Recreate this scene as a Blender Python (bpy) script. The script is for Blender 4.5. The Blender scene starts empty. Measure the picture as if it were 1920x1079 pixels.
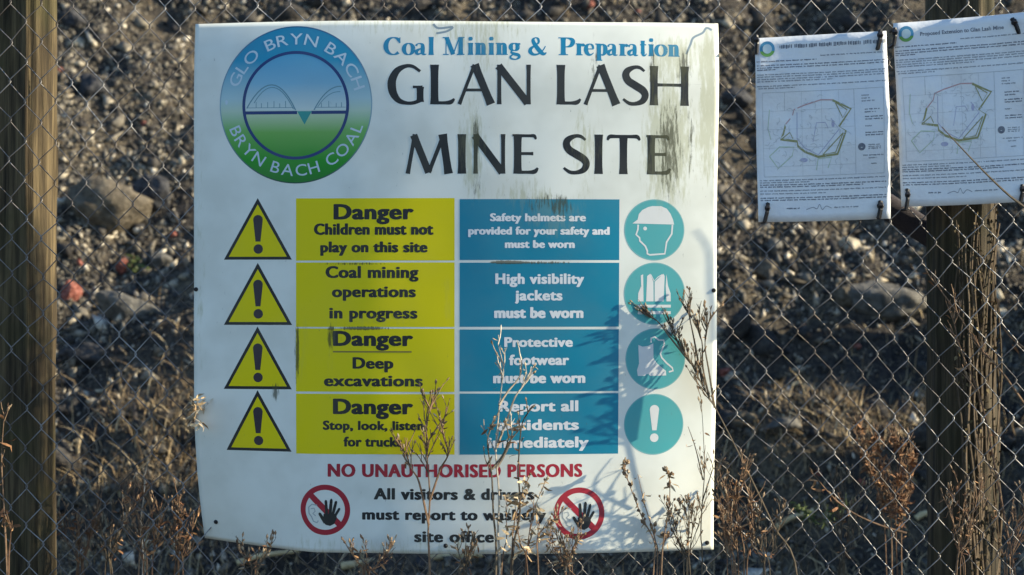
import bpy, math, random
import numpy as np
from mathutils import Vector, Matrix
from mathutils.geometry import tessellate_polygon
R = math.radians
rng = np.random.default_rng(7)
random.seed(7)
scene = bpy.context.scene
C = scene.collection

# ------------------------------------------------------------------ camera, sky, sun, exposure
CAM_Z, CAM_D, PPM = 1.05, 4.0, 830.0          # lens height, metres to the fence, photo pixels per metre at the fence
cd = bpy.data.cameras.new('camera'); cam = bpy.data.objects.new('camera', cd); C.objects.link(cam)
cam.location = (0, -CAM_D, CAM_Z); cam.rotation_euler = (R(90), 0, 0)
cd.sensor_width = 36; cd.lens = 36 * CAM_D / (1920 / PPM); cd.clip_end = 2000; cd.clip_start = 0.05
cd.dof.use_dof = True; cd.dof.focus_distance = CAM_D - 0.02; cd.dof.aperture_fstop = 4.2
scene.camera = cam
SUN = Vector((0.92, -0.058, 0.385)).normalized()
elev = math.asin(SUN.z); azim = math.atan2(SUN.x, SUN.y)
w = bpy.data.worlds.new('World'); scene.world = w; w.use_nodes = True
nt = w.node_tree; nt.nodes.clear()
sky = nt.nodes.new('ShaderNodeTexSky'); sky.sky_type = 'NISHITA'; sky.sun_disc = False
sky.sun_elevation = elev; sky.sun_rotation = azim; sky.air_density = 1.0; sky.dust_density = 0.2; sky.ozone_density = 4.0
bg = nt.nodes.new('ShaderNodeBackground'); bg.inputs['Strength'].default_value = 0.115
wo = nt.nodes.new('ShaderNodeOutputWorld')
nt.links.new(sky.outputs[0], bg.inputs['Color']); nt.links.new(bg.outputs[0], wo.inputs['Surface'])
sl = bpy.data.lights.new('sun', 'SUN'); sl.energy = 5.0; sl.angle = R(0.6); sl.color = (1.0, 0.88, 0.66)
so = bpy.data.objects.new('sun', sl); C.objects.link(so); so.location = SUN * 30
so.rotation_euler = SUN.to_track_quat('Z', 'Y').to_euler()
vs = scene.view_settings; vs.view_transform = 'Standard'; vs.look = 'None'; vs.gamma = 1; vs.use_curve_mapping = False
vs.exposure = 1.22

def at(px, py, y):
    """world point seen at photo pixel (px,py) at depth y"""
    k = (CAM_D + y) / CAM_D / PPM
    return Vector(((px - 960) * k, y, CAM_Z + (539.5 - py) * k))

# ------------------------------------------------------------------ material helpers
def new_mat(name):
    m = bpy.data.materials.new(name); m.use_nodes = True
    n = m.node_tree; b = n.nodes['Principled BSDF']
    return m, n, b
def N(n, t, **kw):
    x = n.nodes.new(t)
    for k, v in kw.items(): setattr(x, k, v)
    return x
def ramp(n, stops, interp='LINEAR'):
    r = N(n, 'ShaderNodeValToRGB'); e = r.color_ramp; e.interpolation = interp
    while len(e.elements) < len(stops): e.elements.new(0.5)
    for el, (p, c) in zip(e.elements, stops):
        el.position = p; el.color = (*c, 1) if len(c) == 3 else c
    return r
def mix(n, a, b, f, mode='MIX'):
    m = N(n, 'ShaderNodeMix', data_type='RGBA', blend_type=mode)
    for s, v in ((m.inputs[6], a), (m.inputs[7], b), (m.inputs[0], f)):
        if hasattr(v, 'links') or isinstance(v, bpy.types.NodeSocket): n.links.new(v, s)
        elif isinstance(v, (int, float)): s.default_value = v
        else: s.default_value = (*v, 1)
    return m.outputs[2]
def noise(n, vec, scale, detail=4, rough=0.55, stretch=None):
    t = N(n, 'ShaderNodeTexNoise'); t.inputs['Scale'].default_value = scale
    t.inputs['Detail'].default_value = detail; t.inputs['Roughness'].default_value = rough
    if stretch:
        mp = N(n, 'ShaderNodeMapping'); mp.inputs['Scale'].default_value = stretch
        n.links.new(vec, mp.inputs['Vector']); vec = mp.outputs[0]
    n.links.new(vec, t.inputs['Vector'])
    return t.outputs['Fac']
def mrange(n, v, a, b, c=0.0, d=1.0, smooth=True):
    m = N(n, 'ShaderNodeMapRange'); m.interpolation_type = 'SMOOTHSTEP' if smooth else 'LINEAR'
    n.links.new(v, m.inputs[0])
    for i, q in enumerate((a, b, c, d)): m.inputs[i + 1].default_value = q
    return m.outputs[0]
def math_(n, op, a, b=None):
    m = N(n, 'ShaderNodeMath', operation=op)
    for s, v in ((m.inputs[0], a), (m.inputs[1], b)):
        if v is None: continue
        if isinstance(v, bpy.types.NodeSocket): n.links.new(v, s)
        else: s.default_value = v
    return m.outputs[0]
def bump(n, b, h, dist, strength=1.0):
    bp = N(n, 'ShaderNodeBump'); bp.inputs['Distance'].default_value = dist; bp.inputs['Strength'].default_value = strength
    n.links.new(h, bp.inputs['Height']); n.links.new(bp.outputs[0], b.inputs['Normal'])

def island_mat(name, stops, rough=0.85, scale=60, var=0.35, bumpd=0.0, spec=0.3, interp='LINEAR'):
    """each loose piece of the mesh takes its own tone out of the ramp, mottled by noise"""
    m, n, b = new_mat(name)
    g = N(n, 'ShaderNodeNewGeometry'); tc = N(n, 'ShaderNodeTexCoord')
    r = ramp(n, stops, interp); n.links.new(g.outputs['Random Per Island'], r.inputs[0])
    f = noise(n, tc.outputs['Object'], scale, 4)
    v = mrange(n, f, 0.3, 0.7, 1 - var, 1 + var)
    col = mix(n, r.outputs[0], (0, 0, 0), 0.0)
    hv = N(n, 'ShaderNodeHueSaturation'); n.links.new(col, hv.inputs['Color']); n.links.new(v, hv.inputs['Value'])
    n.links.new(hv.outputs[0], b.inputs['Base Color'])
    b.inputs['Roughness'].default_value = rough; b.inputs['Specular IOR Level'].default_value = spec
    if bumpd: bump(n, b, f, bumpd)
    return m
def noise_mat(name, stops, scale, rough=0.85, stretch=None, detail=6, bumpd=0.0, spec=0.3, island=0.0):
    m, n, b = new_mat(name); tc = N(n, 'ShaderNodeTexCoord')
    f = noise(n, tc.outputs['Object'], scale, detail, 0.6, stretch)
    r = ramp(n, stops); n.links.new(f, r.inputs[0]); col = r.outputs[0]
    n.links.new(col, b.inputs['Base Color'])
    b.inputs['Roughness'].default_value = rough; b.inputs['Specular IOR Level'].default_value = spec
    if bumpd: bump(n, b, f, bumpd)
    return m

# ------------------------------------------------------------------ mesh helpers
class MB:
    def __init__(s): s.v = []; s.f = []
    def add(s, verts, faces):
        o = len(s.v); s.v += [tuple(p) for p in verts]; s.f += [tuple(o + i for i in f) for f in faces]
    def tube(s, pts, rad, sides=6, cap=True):
        pts = [Vector(p) for p in pts]; n = len(pts)
        if isinstance(rad, (int, float)): rad = [rad] * n
        rings = []; prev = None
        for i in range(n):
            t = (pts[min(i + 1, n - 1)] - pts[max(i - 1, 0)])
            t = t.normalized() if t.length > 1e-9 else Vector((0, 0, 1))
            if prev is None:
                a = Vector((0, 1, 0)) if abs(t.y) < 0.9 else Vector((1, 0, 0))
                u = t.cross(a).normalized()
            else:
                u = (prev - t * prev.dot(t)); u = u.normalized() if u.length > 1e-9 else t.orthogonal().normalized()
            prev = u; wv = t.cross(u)
            rings.append([pts[i] + (u * math.cos(q) + wv * math.sin(q)) * rad[i] for q in [2 * math.pi * k / sides for k in range(sides)]])
        V = [p for r in rings for p in r]; F = []
        for i in range(n - 1):
            for k in range(sides):
                k2 = (k + 1) % sides
                F.append((i * sides + k, i * sides + k2, (i + 1) * sides + k2, (i + 1) * sides + k))
        if cap:
            F.append(tuple(range(sides))[::-1]); F.append(tuple((n - 1) * sides + k for k in range(sides)))
        s.add(V, F)
    def blade(s, pts, wid, side):
        """thin leaf: strip along pts, half widths wid, across direction side"""
        V = []
        for p, q in zip(pts, wid): V += [Vector(p) - side * q, Vector(p) + side * q]
        s.add(V, [(2 * i, 2 * i + 1, 2 * i + 3, 2 * i + 2) for i in range(len(pts) - 1)])
    def build(s, name, mat, parent=None, loc=(0, 0, 0), smooth=False):
        me = bpy.data.meshes.new(name)
        base = Vector(ROOT_LOC.get(parent.name, (0, 0, 0))) if parent else Vector(loc)
        me.from_pydata([(p[0] - base[0], p[1] - base[1], p[2] - base[2]) for p in s.v], [], s.f)
        if smooth: me.polygons.foreach_set('use_smooth', [True] * len(me.polygons))
        me.materials.append(mat); me.update()
        o = bpy.data.objects.new(name, me); C.objects.link(o)
        if parent: o.parent = parent; ROOT_LOC[o.name] = tuple(base)
        else: o.location = loc; ROOT_LOC[o.name] = tuple(loc)
        return o
ROOT_LOC = {}
def tag(o, label=None, cat=None, group=None, kind=None):
    if label: o['label'] = label
    if cat: o['category'] = cat
    if group: o['group'] = group
    if kind: o['kind'] = kind
    return o
def thing(name, label, cat, loc=(0, 0, 0), group=None):
    o = bpy.data.objects.new(name, None); C.objects.link(o); o.location = loc; o.empty_display_size = 0.05
    ROOT_LOC[o.name] = tuple(loc)
    return tag(o, label, cat, group)

# ------------------------------------------------------------------ smooth lattice noise in numpy
class VNoise:
    def __init__(s, seed): s.t = np.random.default_rng(seed).random((256, 256)) * 2 - 1
    def __call__(s, x, y):
        x = np.asarray(x, float); y = np.asarray(y, float)
        xi = np.floor(x).astype(int); yi = np.floor(y).astype(int); fx = x - xi; fy = y - yi
        fx = fx * fx * (3 - 2 * fx); fy = fy * fy * (3 - 2 * fy); t = s.t
        a = t[xi & 255, yi & 255]; b = t[(xi + 1) & 255, yi & 255]; c = t[xi & 255, (yi + 1) & 255]; d = t[(xi + 1) & 255, (yi + 1) & 255]
        return (a * (1 - fx) + b * fx) * (1 - fy) + (c * (1 - fx) + d * fx) * fy
    def fbm(s, x, y, o=4):
        r = 0; a = 1.0
        for k in range(o): r = r + a * s(x * 2 ** k + 17.3 * k, y * 2 ** k + 5.1 * k); a *= 0.5
        return r
vn = VNoise(3); vn2 = VNoise(11)

# ------------------------------------------------------------------ terrain: spoil bank behind the fence
def G(x, y, cx, cy, sx, sy, h): return h * np.exp(-((x - cx) / sx) ** 2 - ((y - cy) / sy) ** 2)
def ground_z(x, y):
    x = np.asarray(x, float); y = np.asarray(y, float)
    t = np.clip(y - 2.3, 0, 5.2); soft = np.clip((y - 2.0) / 0.9, 0, 1)
    z = 0.74 * t * soft + 0.12 * np.clip(y - 7.5, 0, 60) * (y < 80)
    z = np.where(y > 67.5, 0.74 * 5.2 + 0.12 * 60, z)
    near = np.exp(-(np.maximum(0, np.abs(x) - 6) / 4) ** 2) * np.exp(-(np.maximum(0, np.abs(y - 2) - 6) / 4) ** 2)
    bank = np.clip((y - 1.6) / 1.0, 0, 1)
    z = z + near * (0.02 + 0.11 * bank) * vn.fbm(x * 1.1 + 40, y * 1.1 + 40, 4) + near * bank * 0.035 * np.abs(vn2.fbm(x * 5 + 9, y * 5 + 9, 3))
    # ledges and hollows, plus two unseen mounds added to shade the bank
    z = z + G(x, y, -0.55, 2.75, 1.3, 0.25, 0.07) + G(x, y, 1.6, 2.9, 0.9, 0.25, 0.10)
    z = z + G(x, y, 1.15, 3.45, 0.75, 0.30, -0.17) + G(x, y, 3.0, 3.27, 0.45, 0.22, 1.45)
    z = z + G(x, y, -1.6, 4.2, 0.35, 0.4, -0.14) + G(x, y, -1.0, 3.9, 0.4, 0.3, 0.10)
    z = z + G(x, y, 4.8, 1.95, 1.0, 0.82, 3.4)
    z = z + near * bank * 0.09 * vn2.fbm(x * 2.6 + 31, y * 2.6 + 77, 3)
    return z
def hit(px, py):
    """where the photo pixel's ray meets the bank"""
    y = 0.3
    while y < 12:
        p = at(px, py, y)
        if p.z <= float(ground_z(p.x, p.y)): break
        y += 0.01
    return p

def axis(parts):
    return np.unique(np.concatenate([np.arange(a, b, s) for a, b, s in parts]))
xs = axis([(-300, -40, 20), (-40, -8, 2), (-8, -3.6, 0.2), (-3.6, 3.6, 0.03), (3.6, 8, 0.15), (8, 40, 2), (40, 301, 20)])
ys = axis([(-300, -40, 20), (-40, -4, 2), (-4, 1.4, 0.15), (1.4, 7.6, 0.03), (7.6, 12, 0.2), (12, 40, 2), (40, 301, 20)])
X, Y = np.meshgrid(xs, ys, indexing='ij'); Z = ground_z(X, Y)
nx, ny = X.shape
me = bpy.data.meshes.new('ground')
idx = np.arange(nx * ny).reshape(nx, ny)
q = np.stack([idx[:-1, :-1], idx[1:, :-1], idx[1:, 1:], idx[:-1, 1:]], -1).reshape(-1, 4)
def fast_mesh(name, V, F, mat, smooth=False):
    me = bpy.data.meshes.new(name); k = F.shape[1]
    me.vertices.add(len(V)); me.vertices.foreach_set('co', V.astype(np.float32).ravel())
    me.loops.add(F.size); me.loops.foreach_set('vertex_index', F.astype(np.int32).ravel())
    me.polygons.add(len(F)); me.polygons.foreach_set('loop_start', np.arange(0, F.size, k, dtype=np.int32))
    me.polygons.foreach_set('loop_total', np.full(len(F), k, dtype=np.int32))
    me.update(calc_edges=True)
    if smooth: me.polygons.foreach_set('use_smooth', np.ones(len(F), bool))
    me.materials.append(mat); o = bpy.data.objects.new(name, me); C.objects.link(o); return o

m_ground, n, b = new_mat('spoil earth')
tc = N(n, 'ShaderNodeTexCoord')
f1 = noise(n, tc.outputs['Object'], 2.2, 6); f2 = noise(n, tc.outputs['Object'], 45, 5, 0.65)
r1 = ramp(n, [(0.32, (0.030, 0.028, 0.028)), (0.5, (0.062, 0.054, 0.044)), (0.68, (0.13, 0.108, 0.075))]); n.links.new(f1, r1.inputs[0])
r2 = ramp(n, [(0.35, (0.45, 0.45, 0.46)), (0.5, (0.9, 0.88, 0.85)), (0.68, (1.7, 1.6, 1.4))]); n.links.new(f2, r2.inputs[0])
n.links.new(mix(n, r1.outputs[0], r2.outputs[0], 1.0, 'MULTIPLY'), b.inputs['Base Color'])
b.inputs['Roughness'].default_value = 0.95; b.inputs['Specular IOR Level'].default_value = 0.2
bump(n, b, f2, 0.02)
tag(fast_mesh('ground', np.stack([X, Y, Z], -1).reshape(-1, 3), q, m_ground, True), kind='structure')

# ------------------------------------------------------------------ gravel: tens of thousands of shale chips on the bank
ICO = []
g_ = (1 + 5 ** 0.5) / 2
for a_, b_ in ((1, g_), (-1, g_), (1, -g_), (-1, -g_)): ICO += [(0, a_, b_), (a_, b_, 0), (b_, 0, a_)]
ICO = np.array(ICO) / math.hypot(1, g_)
def hull_faces(P):
    F = []; n_ = len(P)
    for i in range(n_):
        for j in range(i + 1, n_):
            for k in range(j + 1, n_):
                nrm = np.cross(P[j] - P[i], P[k] - P[i]); d = (P - P[i]) @ nrm
                if (d <= 1e-6).all(): F.append((i, j, k))
                elif (d >= -1e-6).all(): F.append((i, k, j))
    return np.array(F)
ICOF = hull_faces(ICO)
def rand_rot(k, r):
    q_ = r.normal(size=(k, 4)); q_ /= np.linalg.norm(q_, axis=1)[:, None]; w_, x_, y_, z_ = q_.T
    return np.stack([np.stack([1 - 2 * (y_ * y_ + z_ * z_), 2 * (x_ * y_ - z_ * w_), 2 * (x_ * z_ + y_ * w_)], -1),
                     np.stack([2 * (x_ * y_ + z_ * w_), 1 - 2 * (x_ * x_ + z_ * z_), 2 * (y_ * z_ - x_ * w_)], -1),
                     np.stack([2 * (x_ * z_ - y_ * w_), 2 * (y_ * z_ + x_ * w_), 1 - 2 * (x_ * x_ + y_ * y_)], -1)], 1)
OCT = np.array([(1, 0, 0), (-1, 0, 0), (0, 1, 0), (0, -1, 0), (0, 0, 1), (0, 0, -1)], float); OCTF = hull_faces(OCT)
def chips(count, rmin, rmax, seed, name, mat, keep, BASE=ICO, BF=ICOF):
    nb = len(BASE)
    r = np.random.default_rng(seed)
    y = r.uniform(1.7, 7.2, count * 3); half = 1.157 * (CAM_D + y) / CAM_D + 0.35
    x = r.uniform(-1, 1, count * 3) * 3.6
    ok = (np.abs(x) < half) & keep(x, y, r)
    x, y = x[ok][:count], y[ok][:count]; k = len(x)
    rad = rmin * (rmax / rmin) ** (r.random(k) ** 2.6)
    P = BASE[None] * r.uniform(0.55, 1.3, (k, nb, 1)) + r.normal(0, 0.15, (k, nb, 3))
    P = P * np.stack([r.uniform(0.8, 1.9, k), r.uniform(0.6, 1.2, k), r.uniform(0.25, 0.7, k)], -1)[:, None, :]
    P = np.einsum('kij,kpj->kpi', rand_rot(k, r), P) * rad[:, None, None]
    z = ground_z(x, y) + rad * 0.28
    P += np.stack([x, y, z], -1)[:, None, :]
    F = (BF[None] + (np.arange(k) * nb)[:, None, None]).reshape(-1, 3)
    return tag(fast_mesh(name, P.reshape(-1, 3), F, mat), kind='stuff')
m_chip = island_mat('shale chips', [(0.0, (0.020, 0.019, 0.020)), (0.22, (0.04, 0.036, 0.032)), (0.55, (0.098, 0.086, 0.067)), (0.82, (0.19, 0.168, 0.128)),
                                    (0.95, (0.36, 0.31, 0.225)), (1.0, (0.60, 0.54, 0.43))], rough=0.8, scale=90, var=0.35)
def dens(x, y, r):
    f = vn2.fbm(x * 1.6 + 70, y * 1.6 + 70, 3)
    up = np.clip((y - 2.9) / 0.8, 0.25, 1)
    smooth = np.exp(-(((x - 1.35) / 0.55) ** 2 + ((y - 3.4) / 0.28) ** 2) ** 2)
    return r.random(len(x)) < np.clip(0.62 + 0.75 * f, 0.10, 1) * up * (1 - 0.75 * smooth)
chips(5000, 0.012, 0.050, 21, 'gravel', m_chip, dens, OCT, OCTF)
chips(120000, 0.006, 0.026, 22, 'shale_gravel', m_chip, dens, OCT, OCTF)

m_clod = noise_mat('dark spoil clod', [(0.3, (0.022, 0.021, 0.021)), (0.55, (0.058, 0.053, 0.047)), (0.75, (0.11, 0.098, 0.08))], 40, 0.95, None, 8, 0.02, 0.2)
chips(420, 0.035, 0.115, 23, 'spoil_rubble', m_clod, lambda x, y, r: (r.random(len(x)) < np.clip(0.35 + 0.9 * vn.fbm(x * 1.1 + 9, y * 1.1 + 4, 2), 0.05, 1)) & (y > 2.7))

# ------------------------------------------------------------------ rocks one can tell apart
def rock_mat(name, c, hi, scale=14):
    return noise_mat(name, [(0.3, tuple(v * 0.4 for v in c)), (0.5, c), (0.70, hi)], scale * 1.6, 0.9, None, 10, 0.03, 0.2)
m_r_tan = rock_mat('weathered sandstone', (0.12, 0.10, 0.072), (0.19, 0.162, 0.115))
m_r_grey = rock_mat('grey mudstone', (0.12, 0.113, 0.098), (0.18, 0.17, 0.145))
m_r_dark = rock_mat('dark shale and hollow shade', (0.045, 0.045, 0.047), (0.09, 0.088, 0.085))
m_r_pale = rock_mat('pale limestone', (0.42, 0.37, 0.27), (0.6, 0.54, 0.42))
m_brick = rock_mat('red fired shale', (0.26, 0.085, 0.06), (0.45, 0.22, 0.17), 40)
import bmesh
def rock(name, label, cat, px, py, wpx, hpx, mat, seed, depth=0.8, group=None, rot=0.0, sink=0.3, facet=0.25):
    p = hit(px, py); k = (CAM_D + p.y) / CAM_D / PPM
    rx = wpx * k / 2; rz = hpx * k / 2; ry = (rx + rz) / 2 * depth
    bm = bmesh.new(); bmesh.ops.create_icosphere(bm, subdivisions=4 if wpx > 60 else 3, radius=1)
    r = np.random.default_rng(seed); pl = r.normal(size=(11, 3)); pl /= np.linalg.norm(pl, axis=1)[:, None]; off = r.uniform(0.55, 0.95, 11)
    vnl = VNoise(seed + 50)
    for v in bm.verts:
        c = np.array(v.co)
        for a, o_ in zip(pl, off):
            d = c @ a - o_
            if d > 0: c = c - a * d * 0.92
        c = c * (1 + facet * 0.3 * float(vnl.fbm(v.co.x * 2 + v.co.z * 1.3 + 30, v.co.y * 2 - v.co.z + 30, 3)))
        c = c * (1 + 0.07 * float(vnl.fbm(v.co.x * 6 + v.co.y * 2 + 80, v.co.z * 6 + v.co.y * 4 + 80, 3)))
        v.co = Vector((c[0] * rx, c[1] * ry, c[2] * rz))
    bmesh.ops.rotate(bm, verts=bm.verts, cent=(0, 0, 0), matrix=Matrix.Rotation(rot, 3, 'Y') @ Matrix.Rotation(-0.5, 3, 'X'))
    me = bpy.data.meshes.new(name); bm.to_mesh(me); bm.free(); me.materials.append(mat)
    me.polygons.foreach_set('use_smooth', [wpx > 60] * len(me.polygons))
    o = bpy.data.objects.new(name, me); C.objects.link(o)
    o.location = p + Vector((0, -0.2 * ry, rz * (0.5 - sink)))
    return tag(o, label, cat, group)
GR = 'loose rocks on the spoil bank'
rock('boulder', 'broad flat tan boulder on the bank beside the left post, largest rock in view', 'rock', 205, 408, 190, 110, m_r_tan, 1, 0.9, GR, 0.15)
rock('boulder', 'smooth wide grey boulder half buried just left of the right post', 'rock', 1655, 572, 160, 78, m_r_grey, 2, 0.8, GR, 0.1, 0.35)
rock('boulder', 'small brown boulder touching the left edge of the grey boulder', 'rock', 1585, 560, 62, 46, m_r_tan, 3, 0.8, GR, 0.3)
rock('rock', 'pale angular rock catching sun below the notices', 'rock', 1594, 467, 50, 40, m_r_pale, 4, 0.8, GR, 0.4)
rock('rock', 'tan rock on the bank midway between sign edge and pale angular rock', 'rock', 1433, 513, 54, 46, m_r_tan, 5, 0.8, GR, -0.3)
rock('rock', 'greenish grey rock just below the lower left tie of the smaller notice', 'rock', 1450, 466, 34, 36, m_r_grey, 6, 0.8, GR)
rock('rock', 'slanted grey slab lying left of the sign at mid height', 'rock', 245, 590, 150, 52, m_r_grey, 7, 0.8, GR, 0.35)
rock('rock', 'dark slab below the slanted grey slab left of the sign', 'rock', 160, 672, 140, 42, m_r_dark, 8, 0.9, GR, 0.1)
rock('rock', 'blocky grey rock between the tan boulder and the sign edge', 'rock', 303, 493, 44, 44, m_r_grey, 9, 0.9, GR, 0.2)
rock('rock', 'dark lump drawing a shaded hollow high on the bank near the left post', 'rock', 135, 40, 56, 50, m_r_dark, 10, 0.9, GR)  # dark stone stands in for the shade of a hollow
rock('rock', 'black lump drawing a shaded hole below the red fragment by the left post', 'rock', 176, 178, 84, 62, m_r_dark, 11, 0.9, GR, 0.4)  # black colour stands in for a hole in shadow
rock('rock', 'long dark lump drawing shade between the tan boulder and the top left of the sign', 'rock', 292, 372, 90, 70, m_r_dark, 12, 0.9, GR, 0.5)  # dark lump put where the bank lies in shade
rock('rock', 'dark lump drawing a shaded hollow between sign and smaller notice', 'rock', 1385, 192, 70, 42, m_r_dark, 13, 0.9, GR, 0.1)  # dark lump put in for a shaded hollow in the bank
rock('rock', 'low earthy brown rock on the ledge right of the sign bottom', 'rock', 1400, 792, 84, 40, m_r_tan, 14, 0.9, GR, 0.0)
rock('rock', 'flat earthy rock on the ledge beside the low brown rock', 'rock', 1470, 806, 90, 38, m_r_grey, 15, 0.9, GR, 0.0)
rock('rock', 'yellowish stone right of the right post, upper of two', 'rock', 1871, 556, 26, 28, m_r_pale, 16, 0.8, GR)
rock('rock', 'yellowish stone right of the right post, lower of two', 'rock', 1876, 592, 30, 26, m_r_pale, 17, 0.8, GR)
rock('rock', 'cream stone wedged beneath the larger notice beside the post', 'rock', 1714, 391, 40, 24, m_r_pale, 18, 0.8, GR)
rock('rock', 'small cream stone on the right bank below the pale angular rock', 'rock', 1597, 520, 18, 16, m_r_pale, 19, 0.8, GR)
GB = 'reddish fragments among the spoil'
for i, (px, py, s, lab) in enumerate([
        (112, 136, 18, 'red fragment touching the edge of the left post near the top'),
        (270, 234, 11, 'tiny red fragment above the tan boulder, midway to the sign'),
        (223, 378, 20, 'red chip lying on top of the broad tan boulder'),
        (326, 443, 14, 'red chip beside the sign edge at the level of the tan boulder'),
        (232, 504, 30, 'pinkish red fragment just below the tan boulder'),
        (150, 497, 16, 'small dull red fragment between left post and pinkish fragment'),
        (132, 553, 46, 'largest reddish block, low beside the left post'),
        (1105, 15, 20, 'red fragment above the top edge of the sign'),
        (1196, 26, 12, 'small red chip above the word Preparation'),
        (1359, 700, 20, 'red fragment touching the right edge of the sign'),
        (1507, 611, 10, 'tiny red chip left of the grey boulder'),
        (1606, 652, 14, 'red chip below the grey boulder'),
        (1533, 890, 16, 'pinkish fragment low on the right behind the wire mesh'),
        (1617, 907, 17, 'red fragment near the rusty dead clump')]):
    rock('red_fragment', lab, 'brick fragment', px, py, s * 1.25, s, m_brick, 30 + i, 0.9, GB, 0.3 * i)

# ------------------------------------------------------------------ sign board
m_grime_cache = {}
def grime_group():
    g = bpy.data.node_groups.new('weather stains', 'ShaderNodeTree')
    g.interface.new_socket('Color', in_out='INPUT', socket_type='NodeSocketColor')
    g.interface.new_socket('Cling', in_out='INPUT', socket_type='NodeSocketFloat')
    g.interface.new_socket('Color', in_out='OUTPUT', socket_type='NodeSocketColor')
    gi = N(g, 'NodeGroupInput'); go = N(g, 'NodeGroupOutput')
    uv = N(g, 'ShaderNodeUVMap'); V = uv.outputs[0]
    streak = noise(g, V, 1.0, 8, 0.70, (120, 20, 1)); drip = noise(g, V, 1.0, 7, 0.74, (230, 26, 1)); fine = noise(g, V, 1.0, 5, 0.6, (190, 70, 1)); broad = noise(g, V, 9.0, 3)
    def blob(cx, cy, sx, sy):
        a = N(g, 'ShaderNodeVectorMath', operation='SUBTRACT'); g.links.new(V, a.inputs[0]); a.inputs[1].default_value = (cx, cy, 0)
        m = N(g, 'ShaderNodeVectorMath', operation='MULTIPLY'); g.links.new(a.outputs[0], m.inputs[0]); m.inputs[1].default_value = (1 / sx, 1 / sy, 0)
        l = N(g, 'ShaderNodeVectorMath', operation='LENGTH'); g.links.new(m.outputs[0], l.inputs[0])
        return mrange(g, l.outputs['Value'], 0.1, 1.0, 1.0, 0.0)
    def acc(items, noise_s, lo, hi):
        t = None
        for cx, cy, sx, sy, k in items:
            q_ = math_(g, 'MULTIPLY', blob(cx, cy, sx, sy), k); t = q_ if t is None else math_(g, 'ADD', t, q_)
        s_ = math_(g, 'ADD', noise_s, math_(g, 'MULTIPLY', t, 0.42))
        return math_(g, 'MULTIPLY', mrange(g, s_, lo, hi), math_(g, 'MINIMUM', math_(g, 'MULTIPLY', t, 3.0), 1.0))
    # thin green film running down, then dark algae
    film = acc([(0.80, 0.04, 0.50, 0.055, 0.45), (0.37, 0.50, 0.02, 0.5, 0.4), (0.75, 1.03, 0.6, 0.05, 0.4), (0.98, 0.36, 0.10, 0.06, 0.5), (1.255, 0.27, 0.085, 0.21, 1.0), (0.885, 0.28, 0.05, 0.17, 0.75), (1.10, 0.28, 0.06, 0.16, 0.55), (0.90, 0.10, 0.12, 0.08, 0.5), (1.335, 0.20, 0.035, 0.26, 0.9),
                (1.04, 0.41, 0.10, 0.07, 0.7), (1.27, 0.10, 0.09, 0.07, 0.7), (0.565, 0.66, 0.03, 0.11, 0.6), (0.62, 0.66, 0.02, 0.10, 0.5), (0.70, 0.60, 0.16, 0.022, 0.6), (0.84, 0.56, 0.02, 0.08, 0.6)], streak, 0.64, 0.86)
    dark = acc([(1.258, 0.28, 0.045, 0.17, 0.72), (1.225, 0.13, 0.012, 0.12, 0.6), (1.30, 0.26, 0.012, 0.16, 0.55), (0.893, 0.26, 0.012, 0.08, 0.8), (0.895, 0.35, 0.02, 0.05, 0.5), (1.02, 0.380, 0.10, 0.035, 0.5), (1.055, 0.40, 0.03, 0.06, 0.35), (1.285, 0.125, 0.022, 0.07, 0.75),
                (0.952, 0.492, 0.05, 0.006, 0.9), (0.556, 0.66, 0.008, 0.11, 0.85), (0.62, 0.635, 0.012, 0.05, 0.7), (0.515, 0.735, 0.016, 0.03, 0.7), (1.115, 0.12, 0.02, 0.09, 0.5),
                (0.68, 0.616, 0.09, 0.007, 0.9), (0.66, 0.495, 0.12, 0.005, 0.6), (1.01, 0.493, 0.15, 0.005, 0.7)], drip, 0.66, 0.82)
    spk = math_(g, 'MULTIPLY', mrange(g, fine, 0.66, 0.74), mrange(g, broad, 0.42, 0.60, 0.05, 0.6))
    scr = mrange(g, noise(g, V, 1.0, 2, 0.5, (5, 420, 1)), 0.74, 0.80, 0, 0.35); scr = math_(g, 'MULTIPLY', scr, mrange(g, broad, 0.45, 0.62))
    haze = math_(g, 'MULTIPLY', mrange(g, broad, 0.35, 0.7, 0.0, 0.20), gi.outputs[1])
    c = mix(g, gi.outputs[0], (0.30, 0.29, 0.20), haze)
    c = mix(g, c, (0.36, 0.36, 0.17), math_(g, 'MULTIPLY', math_(g, 'MULTIPLY', film, 0.5), gi.outputs[1]))
    c = mix(g, c, (0.055, 0.055, 0.022), math_(g, 'MULTIPLY', dark, 0.82))
    c = mix(g, c, (0.10, 0.11, 0.09), spk); c = mix(g, c, (0.25, 0.25, 0.22), scr)
    g.links.new(c, go.inputs[0])
    return g
GRIME = grime_group()
def print_mat(name, col, rough=0.42, gradient=None, spec=0.35, cling=0.35):
    m, n, b = new_mat(name)
    gg = N(n, 'ShaderNodeGroup'); gg.node_tree = GRIME; gg.inputs[1].default_value = cling
    if gradient:
        uv = N(n, 'ShaderNodeUVMap'); sp = N(n, 'ShaderNodeSeparateXYZ'); n.links.new(uv.outputs[0], sp.inputs[0])
        f = mrange(n, sp.outputs[1], gradient[0], gradient[1], 0, 1, False); r = ramp(n, gradient[2]); n.links.new(f, r.inputs[0])
        n.links.new(r.outputs[0], gg.inputs[0])
    else: gg.inputs[0].default_value = (*col, 1)
    n.links.new(gg.outputs[0], b.inputs['Base Color'])
    b.inputs['Roughness'].default_value = rough; b.inputs['Specular IOR Level'].default_value = spec
    return m
SX0, SX1, SY0, SY1 = 358.0, 1352.0, 38.0, 1037.0
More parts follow.
